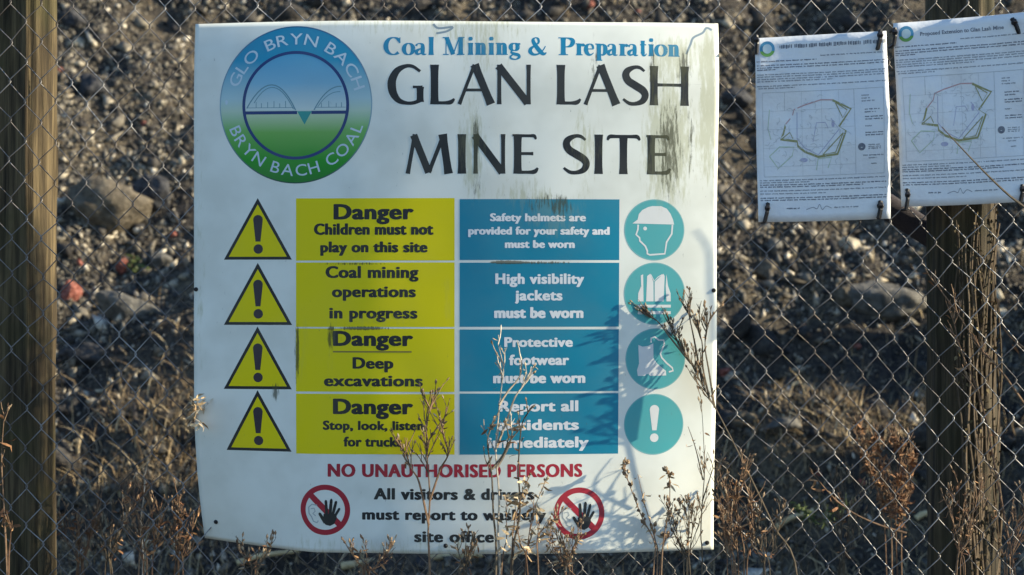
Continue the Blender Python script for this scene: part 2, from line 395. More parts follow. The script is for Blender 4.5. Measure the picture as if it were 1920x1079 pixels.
SK = 0.9815 / PPM
def sign_disp(px, py):
    xm = (px - 905) / PPM
    low = min(1.0, max(0.0, (py - 560) / 350)); low = low * low * (3 - 2 * low)
    d = -(0.172 + 0.060 * low) * xm * xm if xm > 0 else -0.105 * xm * xm
    tz = max(0.0, (170 - py) / PPM); d -= 0.75 * tz * tz
    tb = max(0.0, (py - 800) / PPM); d += (0.10 * min(1.0, max(0.0, (px - 620) / 300)) - 0.06 * min(1.0, max(0.0, (620 - px) / 200))) * tb * tb
    d += 0.0016 * float(vn.fbm(px / 210 + 60, py / 260 + 60, 2)) + 0.0005 * float(vn2(px / 70 + 20, py / 90 + 20))
    sx = sz = 0.0; va = max(0.0, (py - 740) / 297); ca = max(0.0, 1 - (px - 358) / 230)
    if va > 0 and ca > 0:
        sx = 0.014 * va ** 1.7 * min(1.0, ca * 1.1); sz = 0.019 * va ** 1.6 * ca; d -= 0.055 * va * va * ca * (0.4 + 0.6 * ca)
    return d, sx, sz
def SP0(px, py):
    d, sx, sz = sign_disp(px, py)
    slant = -8.0 * (py - SY0) / 1000 * max(0, (px - 900) / 450)
    return Vector(((px + slant - 960) * SK + sx, -0.082 - d, CAM_Z + (539.5 - py) * SK + sz))
def SP(px, py, off=0.0):
    p = SP0(px, py)
    if off:
        nrm = (SP0(px + 2, py) - SP0(px - 2, py)).cross(SP0(px, py - 2) - SP0(px, py + 2)).normalized()
        if nrm.y > 0: nrm = -nrm
        p = p + nrm * off
    return p
SIGN_LOC = (-0.126, -0.082, 0.45)
sign = thing('sign_board', 'large weathered white mine site sign with round emblem and yellow and blue panels', 'sign', SIGN_LOC)
class Print:
    """flat printed shapes in photo pixels laid on the bent board"""
    def __init__(s): s.p = []; s.f = []
    def poly(s, pts, off):
        o = len(s.p); s.p += [(x, y, off) for x, y in pts]
        for t in tessellate_polygon([[Vector((x, y, 0)) for x, y in pts]]): s.f.append(tuple(o + i for i in t))
    def tri(s, pts, faces, off):
        o = len(s.p); s.p += [(x, y, off) for x, y in pts]; s.f += [tuple(o + i for i in f) for f in faces]
    def fan(s, a, b_, c, off, k=10):
        pts = []; ix = {}
        for i in range(k + 1):
            for j in range(k + 1 - i):
                u, v = i / k, j / k; ix[i, j] = len(pts); pts.append((a[0] + (b_[0] - a[0]) * u + (c[0] - a[0]) * v, a[1] + (b_[1] - a[1]) * u + (c[1] - a[1]) * v))
        F = []
        for i in range(k):
            for j in range(k - i):
                F.append((ix[i, j], ix[i + 1, j], ix[i, j + 1]))
                if i + j < k - 1: F.append((ix[i + 1, j], ix[i + 1, j + 1], ix[i, j + 1]))
        s.tri(pts, F, off)
    def grid(s, x0, y0, x1, y1, off, step=14):
        nx_ = max(1, int((x1 - x0) / step)); ny_ = max(1, int((y1 - y0) / step))
        pts = [(x0 + (x1 - x0) * i / nx_, y0 + (y1 - y0) * j / ny_) for j in range(ny_ + 1) for i in range(nx_ + 1)]
        s.tri(pts, [(j * (nx_ + 1) + i, j * (nx_ + 1) + i + 1, (j + 1) * (nx_ + 1) + i + 1, (j + 1) * (nx_ + 1) + i) for j in range(ny_) for i in range(nx_)], off)
    def disc(s, cx, cy, rx, ry, off, rings=8, seg=96, r0=0.0):
        pts = []; F = []
        for k in range(rings + 1):
            f = r0 + (1 - r0) * k / rings
            for i in range(seg):
                a = 2 * math.pi * i / seg; pts.append((cx + math.cos(a) * rx * f, cy + math.sin(a) * ry * f))
        for k in range(rings):
            for i in range(seg):
                i2 = (i + 1) % seg; F.append((k * seg + i, k * seg + i2, (k + 1) * seg + i2, (k + 1) * seg + i))
        if r0 == 0.0: F = [f if f[0] >= seg else (f[0], f[2], f[3]) for f in F]
        s.tri(pts, F, off)
    def ribbon(s, pts, wid, off, closed=False):
        if len(pts) == 2 and not closed:
            k = max(1, int(math.dist(*pts) / 6)); w2 = [wid] * 2 if isinstance(wid, (int, float)) else wid
            wid = [w2[0] + (w2[1] - w2[0]) * i / k for i in range(k + 1)]
            pts = [(pts[0][0] + (pts[1][0] - pts[0][0]) * i / k, pts[0][1] + (pts[1][1] - pts[0][1]) * i / k) for i in range(k + 1)]
        n_ = len(pts); wid = [wid] * n_ if isinstance(wid, (int, float)) else wid; P = []
        for i in range(n_):
            a = pts[(i - 1) % n_] if (closed or i > 0) else pts[i]; c = pts[(i + 1) % n_] if (closed or i < n_ - 1) else pts[i]
            tx, ty = c[0] - a[0], c[1] - a[1]; l = math.hypot(tx, ty) or 1; h = wid[i] / 2
            P += [(pts[i][0] - ty / l * h, pts[i][1] + tx / l * h), (pts[i][0] + ty / l * h, pts[i][1] - tx / l * h)]
        m_ = n_ if closed else n_ - 1
        s.tri(P, [(2 * i, 2 * i + 1, (2 * i + 3) % (2 * n_), (2 * i + 2) % (2 * n_)) for i in range(m_)], off)
    def text(s, body, x0, x1, base, cap, off, bold=0.02, space=1.0):
        V, F = glyphs(body, 0.0, space); xa = min(v[0] for v in V); xb = max(v[0] for v in V)
        cs = 0.36; ex = max(1, round(cap * bold * 1.9 / cs)); ey = max(0, round(cap * bold * 0.75 / cs)); k = (x1 - x0 - 2 * ex * cs) / (xb - xa)
        Q = np.array([(ex * cs + (v[0] - xa) * k, (cap * 1.35 - v[1] / CAPH * cap)) for v in V])
        nx_, ny_ = int((x1 - x0) / cs) + 3, int(cap * 1.95 / cs) + 3; M = np.zeros((ny_, nx_), bool)
        for f in F:
            for t in [(f[0], f[i], f[i + 1]) for i in range(1, len(f) - 1)]:
                a, b_, c = Q[t[0]], Q[t[1]], Q[t[2]]; lo = np.floor(np.min([a, b_, c], 0) / cs).astype(int); hi = np.ceil(np.max([a, b_, c], 0) / cs).astype(int) + 1
                lo = np.maximum(lo, 0); gx, gy = np.meshgrid((np.arange(lo[0], hi[0]) + .5) * cs, (np.arange(lo[1], hi[1]) + .5) * cs)
                e = [(q_[0] - p_[0]) * (gy - p_[1]) - (q_[1] - p_[1]) * (gx - p_[0]) for p_, q_ in ((a, b_), (b_, c), (c, a))]
                ins = ((e[0] >= -1e-6) & (e[1] >= -1e-6) & (e[2] >= -1e-6)) | ((e[0] <= 1e-6) & (e[1] <= 1e-6) & (e[2] <= 1e-6))
                sub = M[lo[1]:hi[1], lo[0]:hi[0]]; sub |= ins[:sub.shape[0], :sub.shape[1]]
        D = M.copy()
        for i in range(-ex, ex + 1):
            for j in range(-ey, ey + 1):
                if (i / (ex + .01)) ** 2 + (j / (ey + .01)) ** 2 <= 1.3: D |= np.roll(np.roll(M, i, 1), j, 0)
        for j in range(ny_):
            row = np.flatnonzero(np.diff(np.concatenate([[0], D[j].astype(np.int8), [0]])))
            for a, c in zip(row[::2], row[1::2]):
                X0, X1, Y0, Y1 = x0 + a * cs, x0 + c * cs, base - cap * 1.35 + j * cs, base - cap * 1.35 + (j + 1) * cs
                s.tri([(X0, Y0), (X1, Y0), (X1, Y1), (X0, Y1)], [(0, 1, 2, 3)], off)
    def build(s, name, mat, parent, P=None):
        unit = P is not None; P = P or SP; lim = 9.0 if not unit else 0.06
        F = []; todo = [t for f in s.f for t in ([f] if len(f) == 3 else [(f[0], f[1], f[2]), (f[0], f[2], f[3])])]
        while todo:
            f = todo.pop(); q_ = [s.p[i] for i in f]; L = [math.dist(q_[i][:2], q_[(i + 1) % 3][:2]) for i in range(3)]; m_ = L.index(max(L))
            if L[m_] <= lim: F.append(f); continue
            a, b_, c = f[m_], f[(m_ + 1) % 3], f[(m_ + 2) % 3]; s.p.append(tuple((s.p[a][k] + s.p[b_][k]) / 2 for k in range(3))); n_ = len(s.p) - 1
            todo += [(a, n_, c), (n_, b_, c)]
        s.f = F
        verts = [P(x, y, o) for x, y, o in s.p]; base = Vector(ROOT_LOC[parent.name])
        F = []
        for f in s.f:
            a, b_, c = verts[f[0]], verts[f[1]], verts[f[2]]
            F.append(f if (b_ - a).cross(c - a).y < 0 else f[::-1])
        me = bpy.data.meshes.new(name); me.from_pydata([tuple(v - base) for v in verts], [], F)
        uv = me.uv_layers.new(name='UVMap')
        for l in me.loops: x, y, _ = s.p[l.vertex_index]; uv.data[l.index].uv = (x / 1000, y / 1000)
        me.polygons.foreach_set('use_smooth', [True] * len(me.polygons))
        me.materials.append(mat); me.update()
        o = bpy.data.objects.new(name, me); C.objects.link(o); o.parent = parent; ROOT_LOC[o.name] = tuple(base)
        return o
def glyphs(body, bold, space):
    cu = bpy.data.curves.new('lettering', 'FONT'); cu.body = body; cu.offset = bold; cu.space_character = space; cu.resolution_u = 4
    cu.fill_mode = 'FRONT'; o = bpy.data.objects.new('lettering', cu); C.objects.link(o)
    dg = bpy.context.evaluated_depsgraph_get(); me = o.evaluated_get(dg).to_mesh()
    V = [tuple(v.co) for v in me.vertices]; F = [tuple(p.vertices) for p in me.polygons]
    o.evaluated_get(dg).to_mesh_clear(); bpy.data.objects.remove(o); bpy.data.curves.remove(cu)
    return V, F
_V, _ = glyphs('H', 0, 1); CAPH = max(v[1] for v in _V)

WHITE = (0.755, 0.775, 0.69)
m_board = print_mat('aged white board', WHITE, 0.38, cling=1.0)
m_black = print_mat('black print', (0.012, 0.014, 0.016)); m_white = print_mat('white print', (0.74, 0.75, 0.74))
m_yellow = print_mat('yellow print', (0.74, 0.62, 0.003), 0.45, None, 0.2, 0.2); m_blue = print_mat('blue print', (0.001, 0.205, 0.31))
m_teal = print_mat('faded teal print', (0.07, 0.36, 0.37)); m_red = print_mat('red print', (0.36, 0.010, 0.028))
m_serif = print_mat('cyan blue print', (0.004, 0.20, 0.36)); m_navy = print_mat('navy print', (0.01, 0.04, 0.16))
m_grey = print_mat('grey print', (0.34, 0.38, 0.38)); m_sub = print_mat('worn underline print', (0.25, 0.19, 0.03))

# the board itself: bent sheet with thickness
NB = 120
mb_pts = []; 
front = [[None] * (NB + 1) for _ in range(NB + 1)]
V = []; UVs = []
for side in (0, 1):
    for j in range(NB + 1):
        for i in range(NB + 1):
            px = SX0 + (SX1 - SX0) * i / NB; py = SY0 + (SY1 - SY0) * j / NB
            py += (1.5 * math.sin(px / 130) if j == 0 else 0)
            px += (1.2 * math.sin(py / 90) if i == NB else 0)
            V.append(SP(px, py, -0.003 if side else 0.0)); UVs.append((px / 1000, py / 1000))
S = (NB + 1) ** 2; W = NB + 1; F = []
for j in range(NB):
    for i in range(NB):
        a = j * W + i; F.append((a, a + W, a + W + 1, a + 1)); F.append((S + a, S + a + 1, S + a + W + 1, S + a + W))
for i in range(NB):
    F.append((i, i + 1, S + i + 1, S + i)); a = NB * W + i; F.append((a, S + a, S + a + 1, a + 1))
    a = i * W; F.append((a, S + a, S + a + W, a + W)); a = i * W + NB; F.append((a, a + W, S + a + W, S + a))
me = bpy.data.meshes.new('board'); me.from_pydata([tuple(v - Vector(SIGN_LOC)) for v in V], [], F)
uv = me.uv_layers.new(name='UVMap')
for l in me.loops: uv.data[l.index].uv = UVs[l.vertex_index]
me.polygons.foreach_set('use_smooth', [k < 2 * NB * NB for k in range(len(F))])
me.materials.append(m_board); me.update()
bo = bpy.data.objects.new('board', me); C.objects.link(bo); bo.parent = sign
O1, O2, O3 = 0.00014, 0.00028, 0.00042

# --- round emblem
def ramp_emblem(v): return v
m_emb = print_mat('emblem gradient', None, 0.4, (0.046, 0.344, [(0.0, (0.002, 0.20, 0.36)), (0.22, (0.01, 0.28, 0.44)), (0.46, (0.40, 0.58, 0.60)), (0.54, (0.46, 0.60, 0.46)), (0.66, (0.15, 0.42, 0.10)), (0.85, (0.010, 0.28, 0.010)), (1.0, (0.003, 0.17, 0.012))]))
m_emb2 = print_mat('emblem inner gradient', None, 0.4, (0.094, 0.299, [(0.0, (0.06, 0.33, 0.52)), (0.30, (0.22, 0.47, 0.60)), (0.54, (0.58, 0.68, 0.64)), (0.575, (0.50, 0.62, 0.40)), (0.75, (0.16, 0.42, 0.08)), (1.0, (0.010, 0.27, 0.010))]))
p = Print(); p.disc(553, 195, 145, 149, O1, 12); emb = p.build('emblem', m_emb, sign)
p = Print(); p.disc(553, 195, 145, 149, O2 - 0.00006, 1, 96, 0.985); p.build('rim', print_mat('emblem rim print', None, 0.4, (0.046, 0.344, [(0.0, (0.002, 0.10, 0.22)), (0.5, (0.25, 0.40, 0.46)), (1.0, (0.004, 0.07, 0.03))])), emb)
p = Print(); p.disc(553, 196.5, 99, 100, O2, 8); p.build('inner_disc', m_emb2, emb)
p = Print(); p.disc(553, 196.5, 101.5, 102.5, O3, 1, 96, 0.945); p.build('inner_ring', m_navy, emb)
p = Print(); p.grid(456, 207.5, 556, 213.5, O3); p.grid(583, 207.5, 651, 213.5, O3); p.build('deck_line', m_navy, emb)
m_arch = print_mat('emblem arch line', (0.13, 0.28, 0.33))
p = Print()
def quad_bez(a, b_, c, k=14): return [((1 - t) ** 2 * a[0] + 2 * t * (1 - t) * b_[0] + t * t * c[0], (1 - t) ** 2 * a[1] + 2 * t * (1 - t) * b_[1] + t * t * c[1]) for t in [i / k for i in range(k + 1)]]
p.ribbon(quad_bez((460, 202), (510, 112), (553, 206)), 2.2, O3); p.ribbon(quad_bez((474, 192), (512, 128), (549, 204)), 1.5, O3 + 0.00001)
p.ribbon(quad_bez((588, 206), (612, 160), (640, 162)), 2.0, O3); p.ribbon(quad_bez((595, 200), (615, 170), (638, 172)), 1.3, O3 + 0.00001)
p.ribbon([(462, 201), (550, 201)], 1.0, O3 + 0.00002); p.ribbon([(590, 201), (648, 201)], 1.0, O3 + 0.00002)
for xx in (478, 488, 500, 512, 523, 534, 602, 616, 630, 640): p.ribbon([(xx, 201), (xx, 188 + 5 * abs(math.sin(xx)))], 1.2, O3 + 0.00003)
p.build('bridge_drawing', m_arch, emb)
p = Print(); p.poly([(556, 208), (584, 208), (570, 233)], O3 + 0.00005); p.build('chevron', print_mat('emblem chevron', (0.03, 0.30, 0.27)), emb)
def arc_text(p, body, a0, a1, rad, cap, top, off, bold):
    """letters set round the emblem, each turned to stand on the circle"""
    adv = []
    for ch in body:
        if ch == ' ': adv.append((None, 0.42)); continue
        V, F = glyphs(ch, bold, 1); xa = min(v[0] for v in V); xb = max(v[0] for v in V); adv.append(((V, F, xa, xb), (xb - xa) * 1.1 + 0.12))
    tot = sum(a[1] for a in adv); t = 0
    for g, wd in adv:
        if g:
            V, F, xa, xb = g; mid = t + wd / 2; ang = R(a0 + (a1 - a0) * mid / tot); arc = abs(R(a1 - a0)) * rad / tot
            pts = []
            for v in V:
                lx = (v[0] - (xa + xb) / 2) * arc * 1.1; ly = v[1] / CAPH * cap
                rr = rad + (ly - cap / 2 if top else cap / 2 - ly)
                tx, ty = (math.sin(ang), -math.cos(ang)) if top else (-math.sin(ang), math.cos(ang))
                pts.append((553 + math.cos(ang) * rr + tx * lx, 195 - (math.sin(ang) * rr + ty * lx)))
            p.tri(pts, F, off)
        t += wd
m_embtxt = print_mat('emblem pale print', (0.50, 0.62, 0.68))
p = Print(); arc_text(p, 'GLO BRYN BACH', 164, 12, 124, 21, True, O2, 0.004); p.build('ring_lettering', m_embtxt, emb); p = Print(); arc_text(p, 'BRYN BACH COAL', 199, 343, 124, 21, False, O2, 0.004)
p.build('ring_lettering', m_embtxt, emb); p = Print(); p.disc(421, 190, 2.6, 4.5, O2, 1, 12); p.build('ring_dot', m_embtxt, emb)

# --- pen-drawn capitals for the big title, bold serif for the strapline
def arcpts(cx, cy, rx, ry, a0, a1, k=18): return [(cx + rx * math.cos(R(a0 + (a1 - a0) * i / k)), cy + ry * math.sin(R(a0 + (a1 - a0) * i / k))) for i in range(k + 1)]
def spline(pts, k=6):
    out = []; P = [pts[0]] + list(pts) + [pts[-1]]
    for i in range(1, len(P) - 2):
        a, b_, c, d = P[i - 1], P[i], P[i + 1], P[i + 2]
        for j in range(k):
            t = j / k
            out.append(tuple(0.5 * (2 * b_[m] + (c[m] - a[m]) * t + (2 * a[m] - 5 * b_[m] + 4 * c[m] - d[m]) * t * t + (3 * b_[m] - a[m] - 3 * c[m] + d[m]) * t ** 3) for m in range(len(b_))))
    out.append(tuple(P[-2])); return out
T, t_ = 0.19, 0.085      # thick and thin in cap heights
def flare(a, b_, w, k=6, e=0.18): # straight stroke swelling a little at both ends
    return ([(a[0] + (b_[0] - a[0]) * i / k, a[1] + (b_[1] - a[1]) * i / k) for i in range(k + 1)], [w * (1 + e * (2 * i / k - 1) ** 4) for i in range(k + 1)])
def sp3(pts, k=6):
    q_ = spline(pts, k); return ([(a[0], a[1]) for a in q_], [a[2] for a in q_])
CAPS = {
 'G': [sp3([(0.80, 0.83, .07), (0.62, 0.955, .085), (0.44, 0.965, .10), (0.24, 0.86, .16), (0.12, 0.66, .20), (0.095, 0.48, .215), (0.14, 0.27, .195), (0.27, 0.10, .14), (0.46, 0.035, .09), (0.64, 0.04, .09), (0.80, 0.10, .10)]), flare((0.80, 0.06), (0.80, 0.44), .17), flare((0.62, 0.44), (0.86, 0.44), .06)],
 'L': [flare((0.12, 1.0), (0.12, 0.0), T), sp3([(0.1, 0.04, .085), (0.4, 0.038, .08), (0.58, 0.055, .11), (0.68, 0.14, .05)]), flare((0.0, 0.975), (0.16, 0.975), .05)],
 'A': [flare((0.03, 0.0), (0.42, 1.0), .085), flare((0.42, 1.0), (0.84, 0.0), T), flare((0.17, 0.36), (0.66, 0.36), .07)],
 'N': [flare((0.10, 0.0), (0.10, 1.0), .10), flare((0.08, 0.97), (0.78, 0.03), T * 0.98, 6, 0.05), flare((0.80, 1.0), (0.80, 0.0), .10)],
 'S': [sp3([(0.58, 0.86, .06), (0.46, 0.95, .085), (0.32, 0.955, .10), (0.16, 0.87, .16), (0.115, 0.75, .185), (0.18, 0.61, .195), (0.36, 0.49, .20), (0.54, 0.37, .195), (0.60, 0.24, .18), (0.53, 0.10, .15), (0.36, 0.035, .10), (0.20, 0.045, .09), (0.05, 0.15, .06)])],
 'H': [flare((0.11, 1.0), (0.11, 0.0), T), flare((0.80, 1.0), (0.80, 0.0), T), flare((0.15, 0.52), (0.78, 0.52), .075)],
 'M': [flare((0.05, 0.0), (0.22, 1.0), .10), flare((0.19, 0.98), (0.55, 0.03), T * .95, 6, 0.05), flare((0.55, 0.03), (0.90, 0.98), .10), flare((0.88, 1.0), (1.02, 0.0), T)],
 'I': [flare((0.12, 1.0), (0.12, 0.0), T), flare((0.0, 0.975), (0.16, 0.975), .05)],
 'E': [flare((0.14, 1.0), (0.14, 0.0), T), sp3([(0.12, 0.96, .08), (0.45, 0.96, .075), (0.58, 0.955, .09), (0.63, 0.87, .05)]), flare((0.14, 0.51), (0.56, 0.51), .075), sp3([(0.12, 0.04, .085), (0.42, 0.038, .08), (0.60, 0.055, .11), (0.68, 0.15, .05)]), flare((0.0, 0.975), (0.16, 0.975), .05)],
 'T': [flare((0.42, 0.98), (0.42, 0.0), T), sp3([(0.0, 0.86, .05), (0.06, 0.95, .10), (0.25, 0.955, .085), (0.60, 0.955, .085), (0.78, 0.95, .10), (0.85, 0.86, .05)])],
}
def serif(x, y, w=.30, h=.055): return ([(x - w / 2, y), (x + w / 2, y)], [h, h])
B = 0.235
def bowl(cx, cy, rx, ry, a0=0, a1=360, thick=.24, thin=.05, k=28):
    P = arcpts(cx, cy, rx, ry, a0, a1, k); return (P, [thin + (thick - thin) * abs(math.cos(R(a0 + (a1 - a0) * i / k))) ** 1.3 for i in range(k + 1)])
XH = 0.66
SERIF = {
 'C': [bowl(0.48, 0.5, 0.36, 0.47, 42, 312, .27, .06), flare((0.79, 0.98), (0.79, 0.66), .05), flare((0.72, 0.80), (0.79, 0.70), .10)],
 'o': [bowl(0.33, XH / 2, 0.22, XH / 2 - .02)],
 'a': [sp3([(0.12, 0.50, .13), (0.17, 0.60, .08), (0.30, 0.635, .06), (0.42, 0.56, .17), (0.44, 0.40, .22), (0.44, 0.12, .21), (0.53, 0.03, .09), (0.62, 0.06, .04)]), sp3([(0.42, 0.37, .05), (0.24, 0.30, .12), (0.13, 0.18, .20), (0.20, 0.05, .12), (0.38, 0.10, .06)])],
 'l': [flare((0.20, 1.0), (0.20, 0.02), B), serif(0.20, 0.028, .40), serif(0.13, 0.965, .26)],
 'M': [flare((0.16, 0.98), (0.16, 0.02), .05), flare((0.19, 0.97), (0.56, 0.03), B, 6, 0), flare((0.56, 0.03), (0.90, 0.97), .06), flare((0.98, 0.98), (0.98, 0.02), B), serif(0.15, 0.028, .32), serif(0.98, 0.028, .42), serif(0.12, 0.965, .30), serif(1.02, 0.965, .34)],
 'i': [flare((0.20, XH), (0.20, 0.02), B), serif(0.20, 0.028, .40), serif(0.13, XH - .02, .26), ([(0.20, 0.80), (0.20, 0.90), (0.20, 1.0)], [.16, .24, .16])],
 'n': [flare((0.18, XH), (0.18, 0.02), B), serif(0.18, 0.028, .36), serif(0.11, XH - .02, .26), sp3([(0.22, 0.50, .06), (0.36, 0.61, .10), (0.50, 0.56, .20), (0.53, 0.40, B), (0.53, 0.02, B)]), serif(0.55, 0.028, .34)],
 'g': [bowl(0.28, 0.44, 0.17, 0.20), flare((0.40, 0.61), (0.58, 0.61), .09), sp3([(0.20, 0.26, .06), (0.13, 0.15, .10), (0.28, 0.06, .17), (0.48, 0.0, .17), (0.52, -0.13, .15), (0.36, -0.24, .07), (0.14, -0.20, .10), (0.10, -0.08, .10), (0.22, 0.02, .06)])],
 '&': [sp3([(0.90, 0.50, .05), (0.78, 0.28, .07), (0.55, 0.07, .09), (0.30, 0.03, .14), (0.13, 0.17, .22), (0.16, 0.36, .17), (0.38, 0.54, .08), (0.55, 0.70, .12), (0.52, 0.90, .12), (0.38, 0.96, .06), (0.27, 0.83, .18), (0.36, 0.58, .22), (0.60, 0.24, .24), (0.80, 0.06, .18), (0.95, 0.14, .05)])],
 'P': [flare((0.24, 0.98), (0.24, 0.02), B * 1.1), serif(0.24, 0.028, .46), serif(0.20, 0.965, .40), sp3([(0.26, 0.955, .055), (0.48, 0.95, .08), (0.68, 0.86, .20), (0.71, 0.71, .25), (0.62, 0.54, .18), (0.44, 0.47, .07), (0.28, 0.47, .05)])],
 'r': [flare((0.18, XH), (0.18, 0.02), B), serif(0.20, 0.028, .40), serif(0.11, XH - .02, .26), sp3([(0.24, 0.42, .06), (0.33, 0.57, .10), (0.44, 0.58, .17), (0.47, 0.50, .14)])],
 'e': [sp3([(0.13, 0.36, .06), (0.54, 0.36, .06)]), sp3([(0.53, 0.37, .10), (0.48, 0.56, .12), (0.33, 0.635, .06), (0.17, 0.52, .19), (0.14, 0.30, .24), (0.22, 0.10, .20), (0.38, 0.035, .10), (0.55, 0.15, .04)])],
 'p': [flare((0.18, XH), (0.18, -0.27), B), serif(0.18, -0.26, .38), serif(0.10, XH - .02, .26), sp3([(0.25, 0.52, .06), (0.38, 0.62, .08), (0.53, 0.51, .20), (0.56, 0.33, .24), (0.51, 0.13, .18), (0.38, 0.03, .08), (0.24, 0.10, .05)])],
 't': [flare((0.20, 0.86), (0.20, 0.14), .20), flare((0.04, XH - .03), (0.40, XH - .03), .06), sp3([(0.20, 0.2, .20), (0.24, 0.06, .16), (0.34, 0.04, .08), (0.43, 0.14, .04)])],
}
def draw_glyph(p, table, ch, x0, x1, base, cap, off):
    st = table[ch]; xa = min(q_[0] - w_ / 2 for P_, W_ in st for q_, w_ in zip(P_, W_) if True); xb = max(q_[0] + w_ / 2 for P_, W_ in st for q_, w_ in zip(P_, W_))
    xa = min(q_[0] for P_, _ in st for q_ in P_) - 0.06; xb = max(q_[0] for P_, _ in st for q_ in P_) + 0.06
    k = (x1 - x0) / (xb - xa)
    for i, (P_, W_) in enumerate(st):
        pts = [(x0 + (a - xa) * k, base - b_ * cap) for a, b_ in P_]
        p.ribbon(pts, [v * cap for v in W_], off + 0.00003 * i)
p = Print()
for ch, a, b_ in (('G', 730, 797), ('L', 803, 856), ('A', 857, 925), ('N', 930, 996), ('L', 1040, 1093), ('A', 1094, 1161), ('S', 1165, 1216), ('H', 1223, 1292)):
    draw_glyph(p, CAPS, ch, a, b_, 196.5, 74.5, O1)
    if (ch, a) in (('N', 930), ('H', 1223)): p.build('site_name_word', m_black, sign); p = Print()
for ch, a, b_ in (('M', 760, 846), ('I', 854, 873), ('N', 886, 948), ('E', 957, 1013), ('S', 1053, 1105), ('I', 1112, 1130), ('T', 1136, 1206), ('E', 1210, 1264)):
    draw_glyph(p, CAPS, ch, a, b_, 326.5, 74, O1)
    if ch == 'E': p.build('site_name_word', m_black, sign); p = Print()
p = Print()
for ch, a, b_ in (('C', 721, 752), ('o', 755, 777), ('a', 778, 802), ('l', 802, 815), ('M', 828, 873), ('i', 876, 889), ('n', 889, 914), ('i', 915, 928), ('n', 928, 954), ('g', 955, 978), ('&', 992, 1027),
                  ('P', 1045, 1077), ('r', 1078, 1097), ('e', 1097, 1116), ('p', 1115, 1138), ('a', 1139, 1161), ('r', 1160, 1179), ('a', 1178, 1200), ('t', 1200, 1216), ('i', 1216, 1230), ('o', 1230, 1253), ('n', 1253, 1293)):
    b2 = b_ if not (ch == 'n' and a == 1253) else 1279
    draw_glyph(p, SERIF, ch, a, b2, 103.5, 34.5, O1)
    if ch in 'l&' or (ch == 'g') or b_ == 1293: p.build('strapline_word', m_serif, sign); p = Print()

# --- yellow warning panels, blue instruction panels, triangles and discs
YROWS = [(372, 489), (492.5, 613.5), (616.5, 735), (739, 852)]
YTXT = [[('Danger', 625, 776, 411, 27, .048), ('Children must not', 588, 813, 440, 20, .045), ('play on this site', 600, 802, 473, 19, .045)],
        [('Coal mining', 610, 785, 521, 21, .045), ('operations', 622, 780, 557, 20, .045), ('in progress', 617, 783, 597, 20, .045)],
        [('Danger', 624, 775, 648, 26, .048), ('Deep', 661, 738, 691, 20, .045), ('excavations', 607, 793, 724, 20, .045)],
        [('Danger', 624, 775, 776, 27, .048), ('Stop, look, listen,', 605, 802, 806, 16, .05), ('for trucks', 644, 754, 837, 17, .05)]]
BROWS = [(374, 488), (493, 613), (618, 734), (738, 852)]
BTXT = [[('Safety helmets are', 919, 1100, 415, 14, .05), ('provided for your safety and', 878, 1145, 440, 14, .05), ('must be worn', 947, 1079, 465, 14, .05)],
        [('High visibility', 929, 1097, 532, 18, .045), ('jackets', 966, 1056, 563, 18, .045), ('must be worn', 927, 1096, 596, 19, .045)],
        [('Protective', 946, 1076, 650, 17, .045), ('footwear', 955, 1069, 684, 18, .045), ('must be worn', 925, 1100, 718, 19, .045)],
        [('Report all', 936, 1087, 771, 19, .045), ('accidents', 934, 1088, 806, 19, .045), ('immediately', 915, 1107, 839, 19, .045)]]
for k in range(4):
    y0, y1 = YROWS[k]; p = Print(); p.grid(554, y0, 852.5, y1, O1); pan = p.build('warning_panel', m_yellow, sign)
    for a in YTXT[k]: p = Print(); p.text(a[0], a[1], a[2], a[3], a[4], O2, a[5], 1.08); p.build('text_line', m_black, pan)
    if k == 2: p = Print(); p.grid(624, 658.5, 772, 661.5, O2); p.build('underline', m_sub, pan)
    y0, y1 = BROWS[k]; p = Print(); p.grid(862, y0, 1163.5, y1, O1); pan = p.build('instruction_panel', m_blue, sign)
    for a in BTXT[k]: p = Print(); p.text(a[0], a[1], a[2], a[3], a[4], O2, a[5], 1.08); p.build('text_line', m_white, pan)
for ax, ay, xl, xr, by in ((481, 373, 417, 545, 486), (481, 495, 417, 545.5, 609), (480.5, 615, 416.5, 545, 730), (480.5, 735, 419.5, 544, 848)):
    p = Print(); p.fan((ax, ay - 2), (xr + 1, by + 1), (xl - 1, by + 1), O1); tr = p.build('warning_triangle', m_black, sign)
    p = Print(); p.fan((ax, ay + 10), (xr - 8.5, by - 4.5), (xl + 8.5, by - 4.5), O2); p.build('triangle_face', m_yellow, tr)
    p = Print(); p.poly(arcpts(ax + .5, ay + 39, 9.2, 9.2, 180, 360, 12) + [(ax + 5.2, ay + 80), (ax - 4.2, ay + 80)], O3); p.disc(ax + 1, ay + 94, 9, 9, O3, 2, 24)
    p.build('exclamation_mark', print_mat('faded black print', (0.035, 0.025, 0.035)) if 'faded black print' not in bpy.data.materials else bpy.data.materials['faded black print'], tr)
m_pict = print_mat('pictogram white', (0.68, 0.69, 0.66))
def c5(x, y): return (840 + x / 3.623, 360 + y / 3.623)
def c6(x, y): return (840 + x / 3.623, 600 + y / 3.623)
def disc(cx, cy, r):
    p = Print(); p.disc(cx, cy, r, r, O1, 6, 72); d = p.build('mandatory_disc', m_teal, sign)
    q_ = Print(); q_.disc(cx, cy, r + 0.6, r + 0.6, O1 + 0.00006, 1, 72, 0.965); q_.build('disc_rim', print_mat('disc rim', (0.16, 0.42, 0.42)) if 'disc rim' not in bpy.data.materials else bpy.data.materials['disc rim'], d)
    return d
d = disc(1230.5, 431, 57)
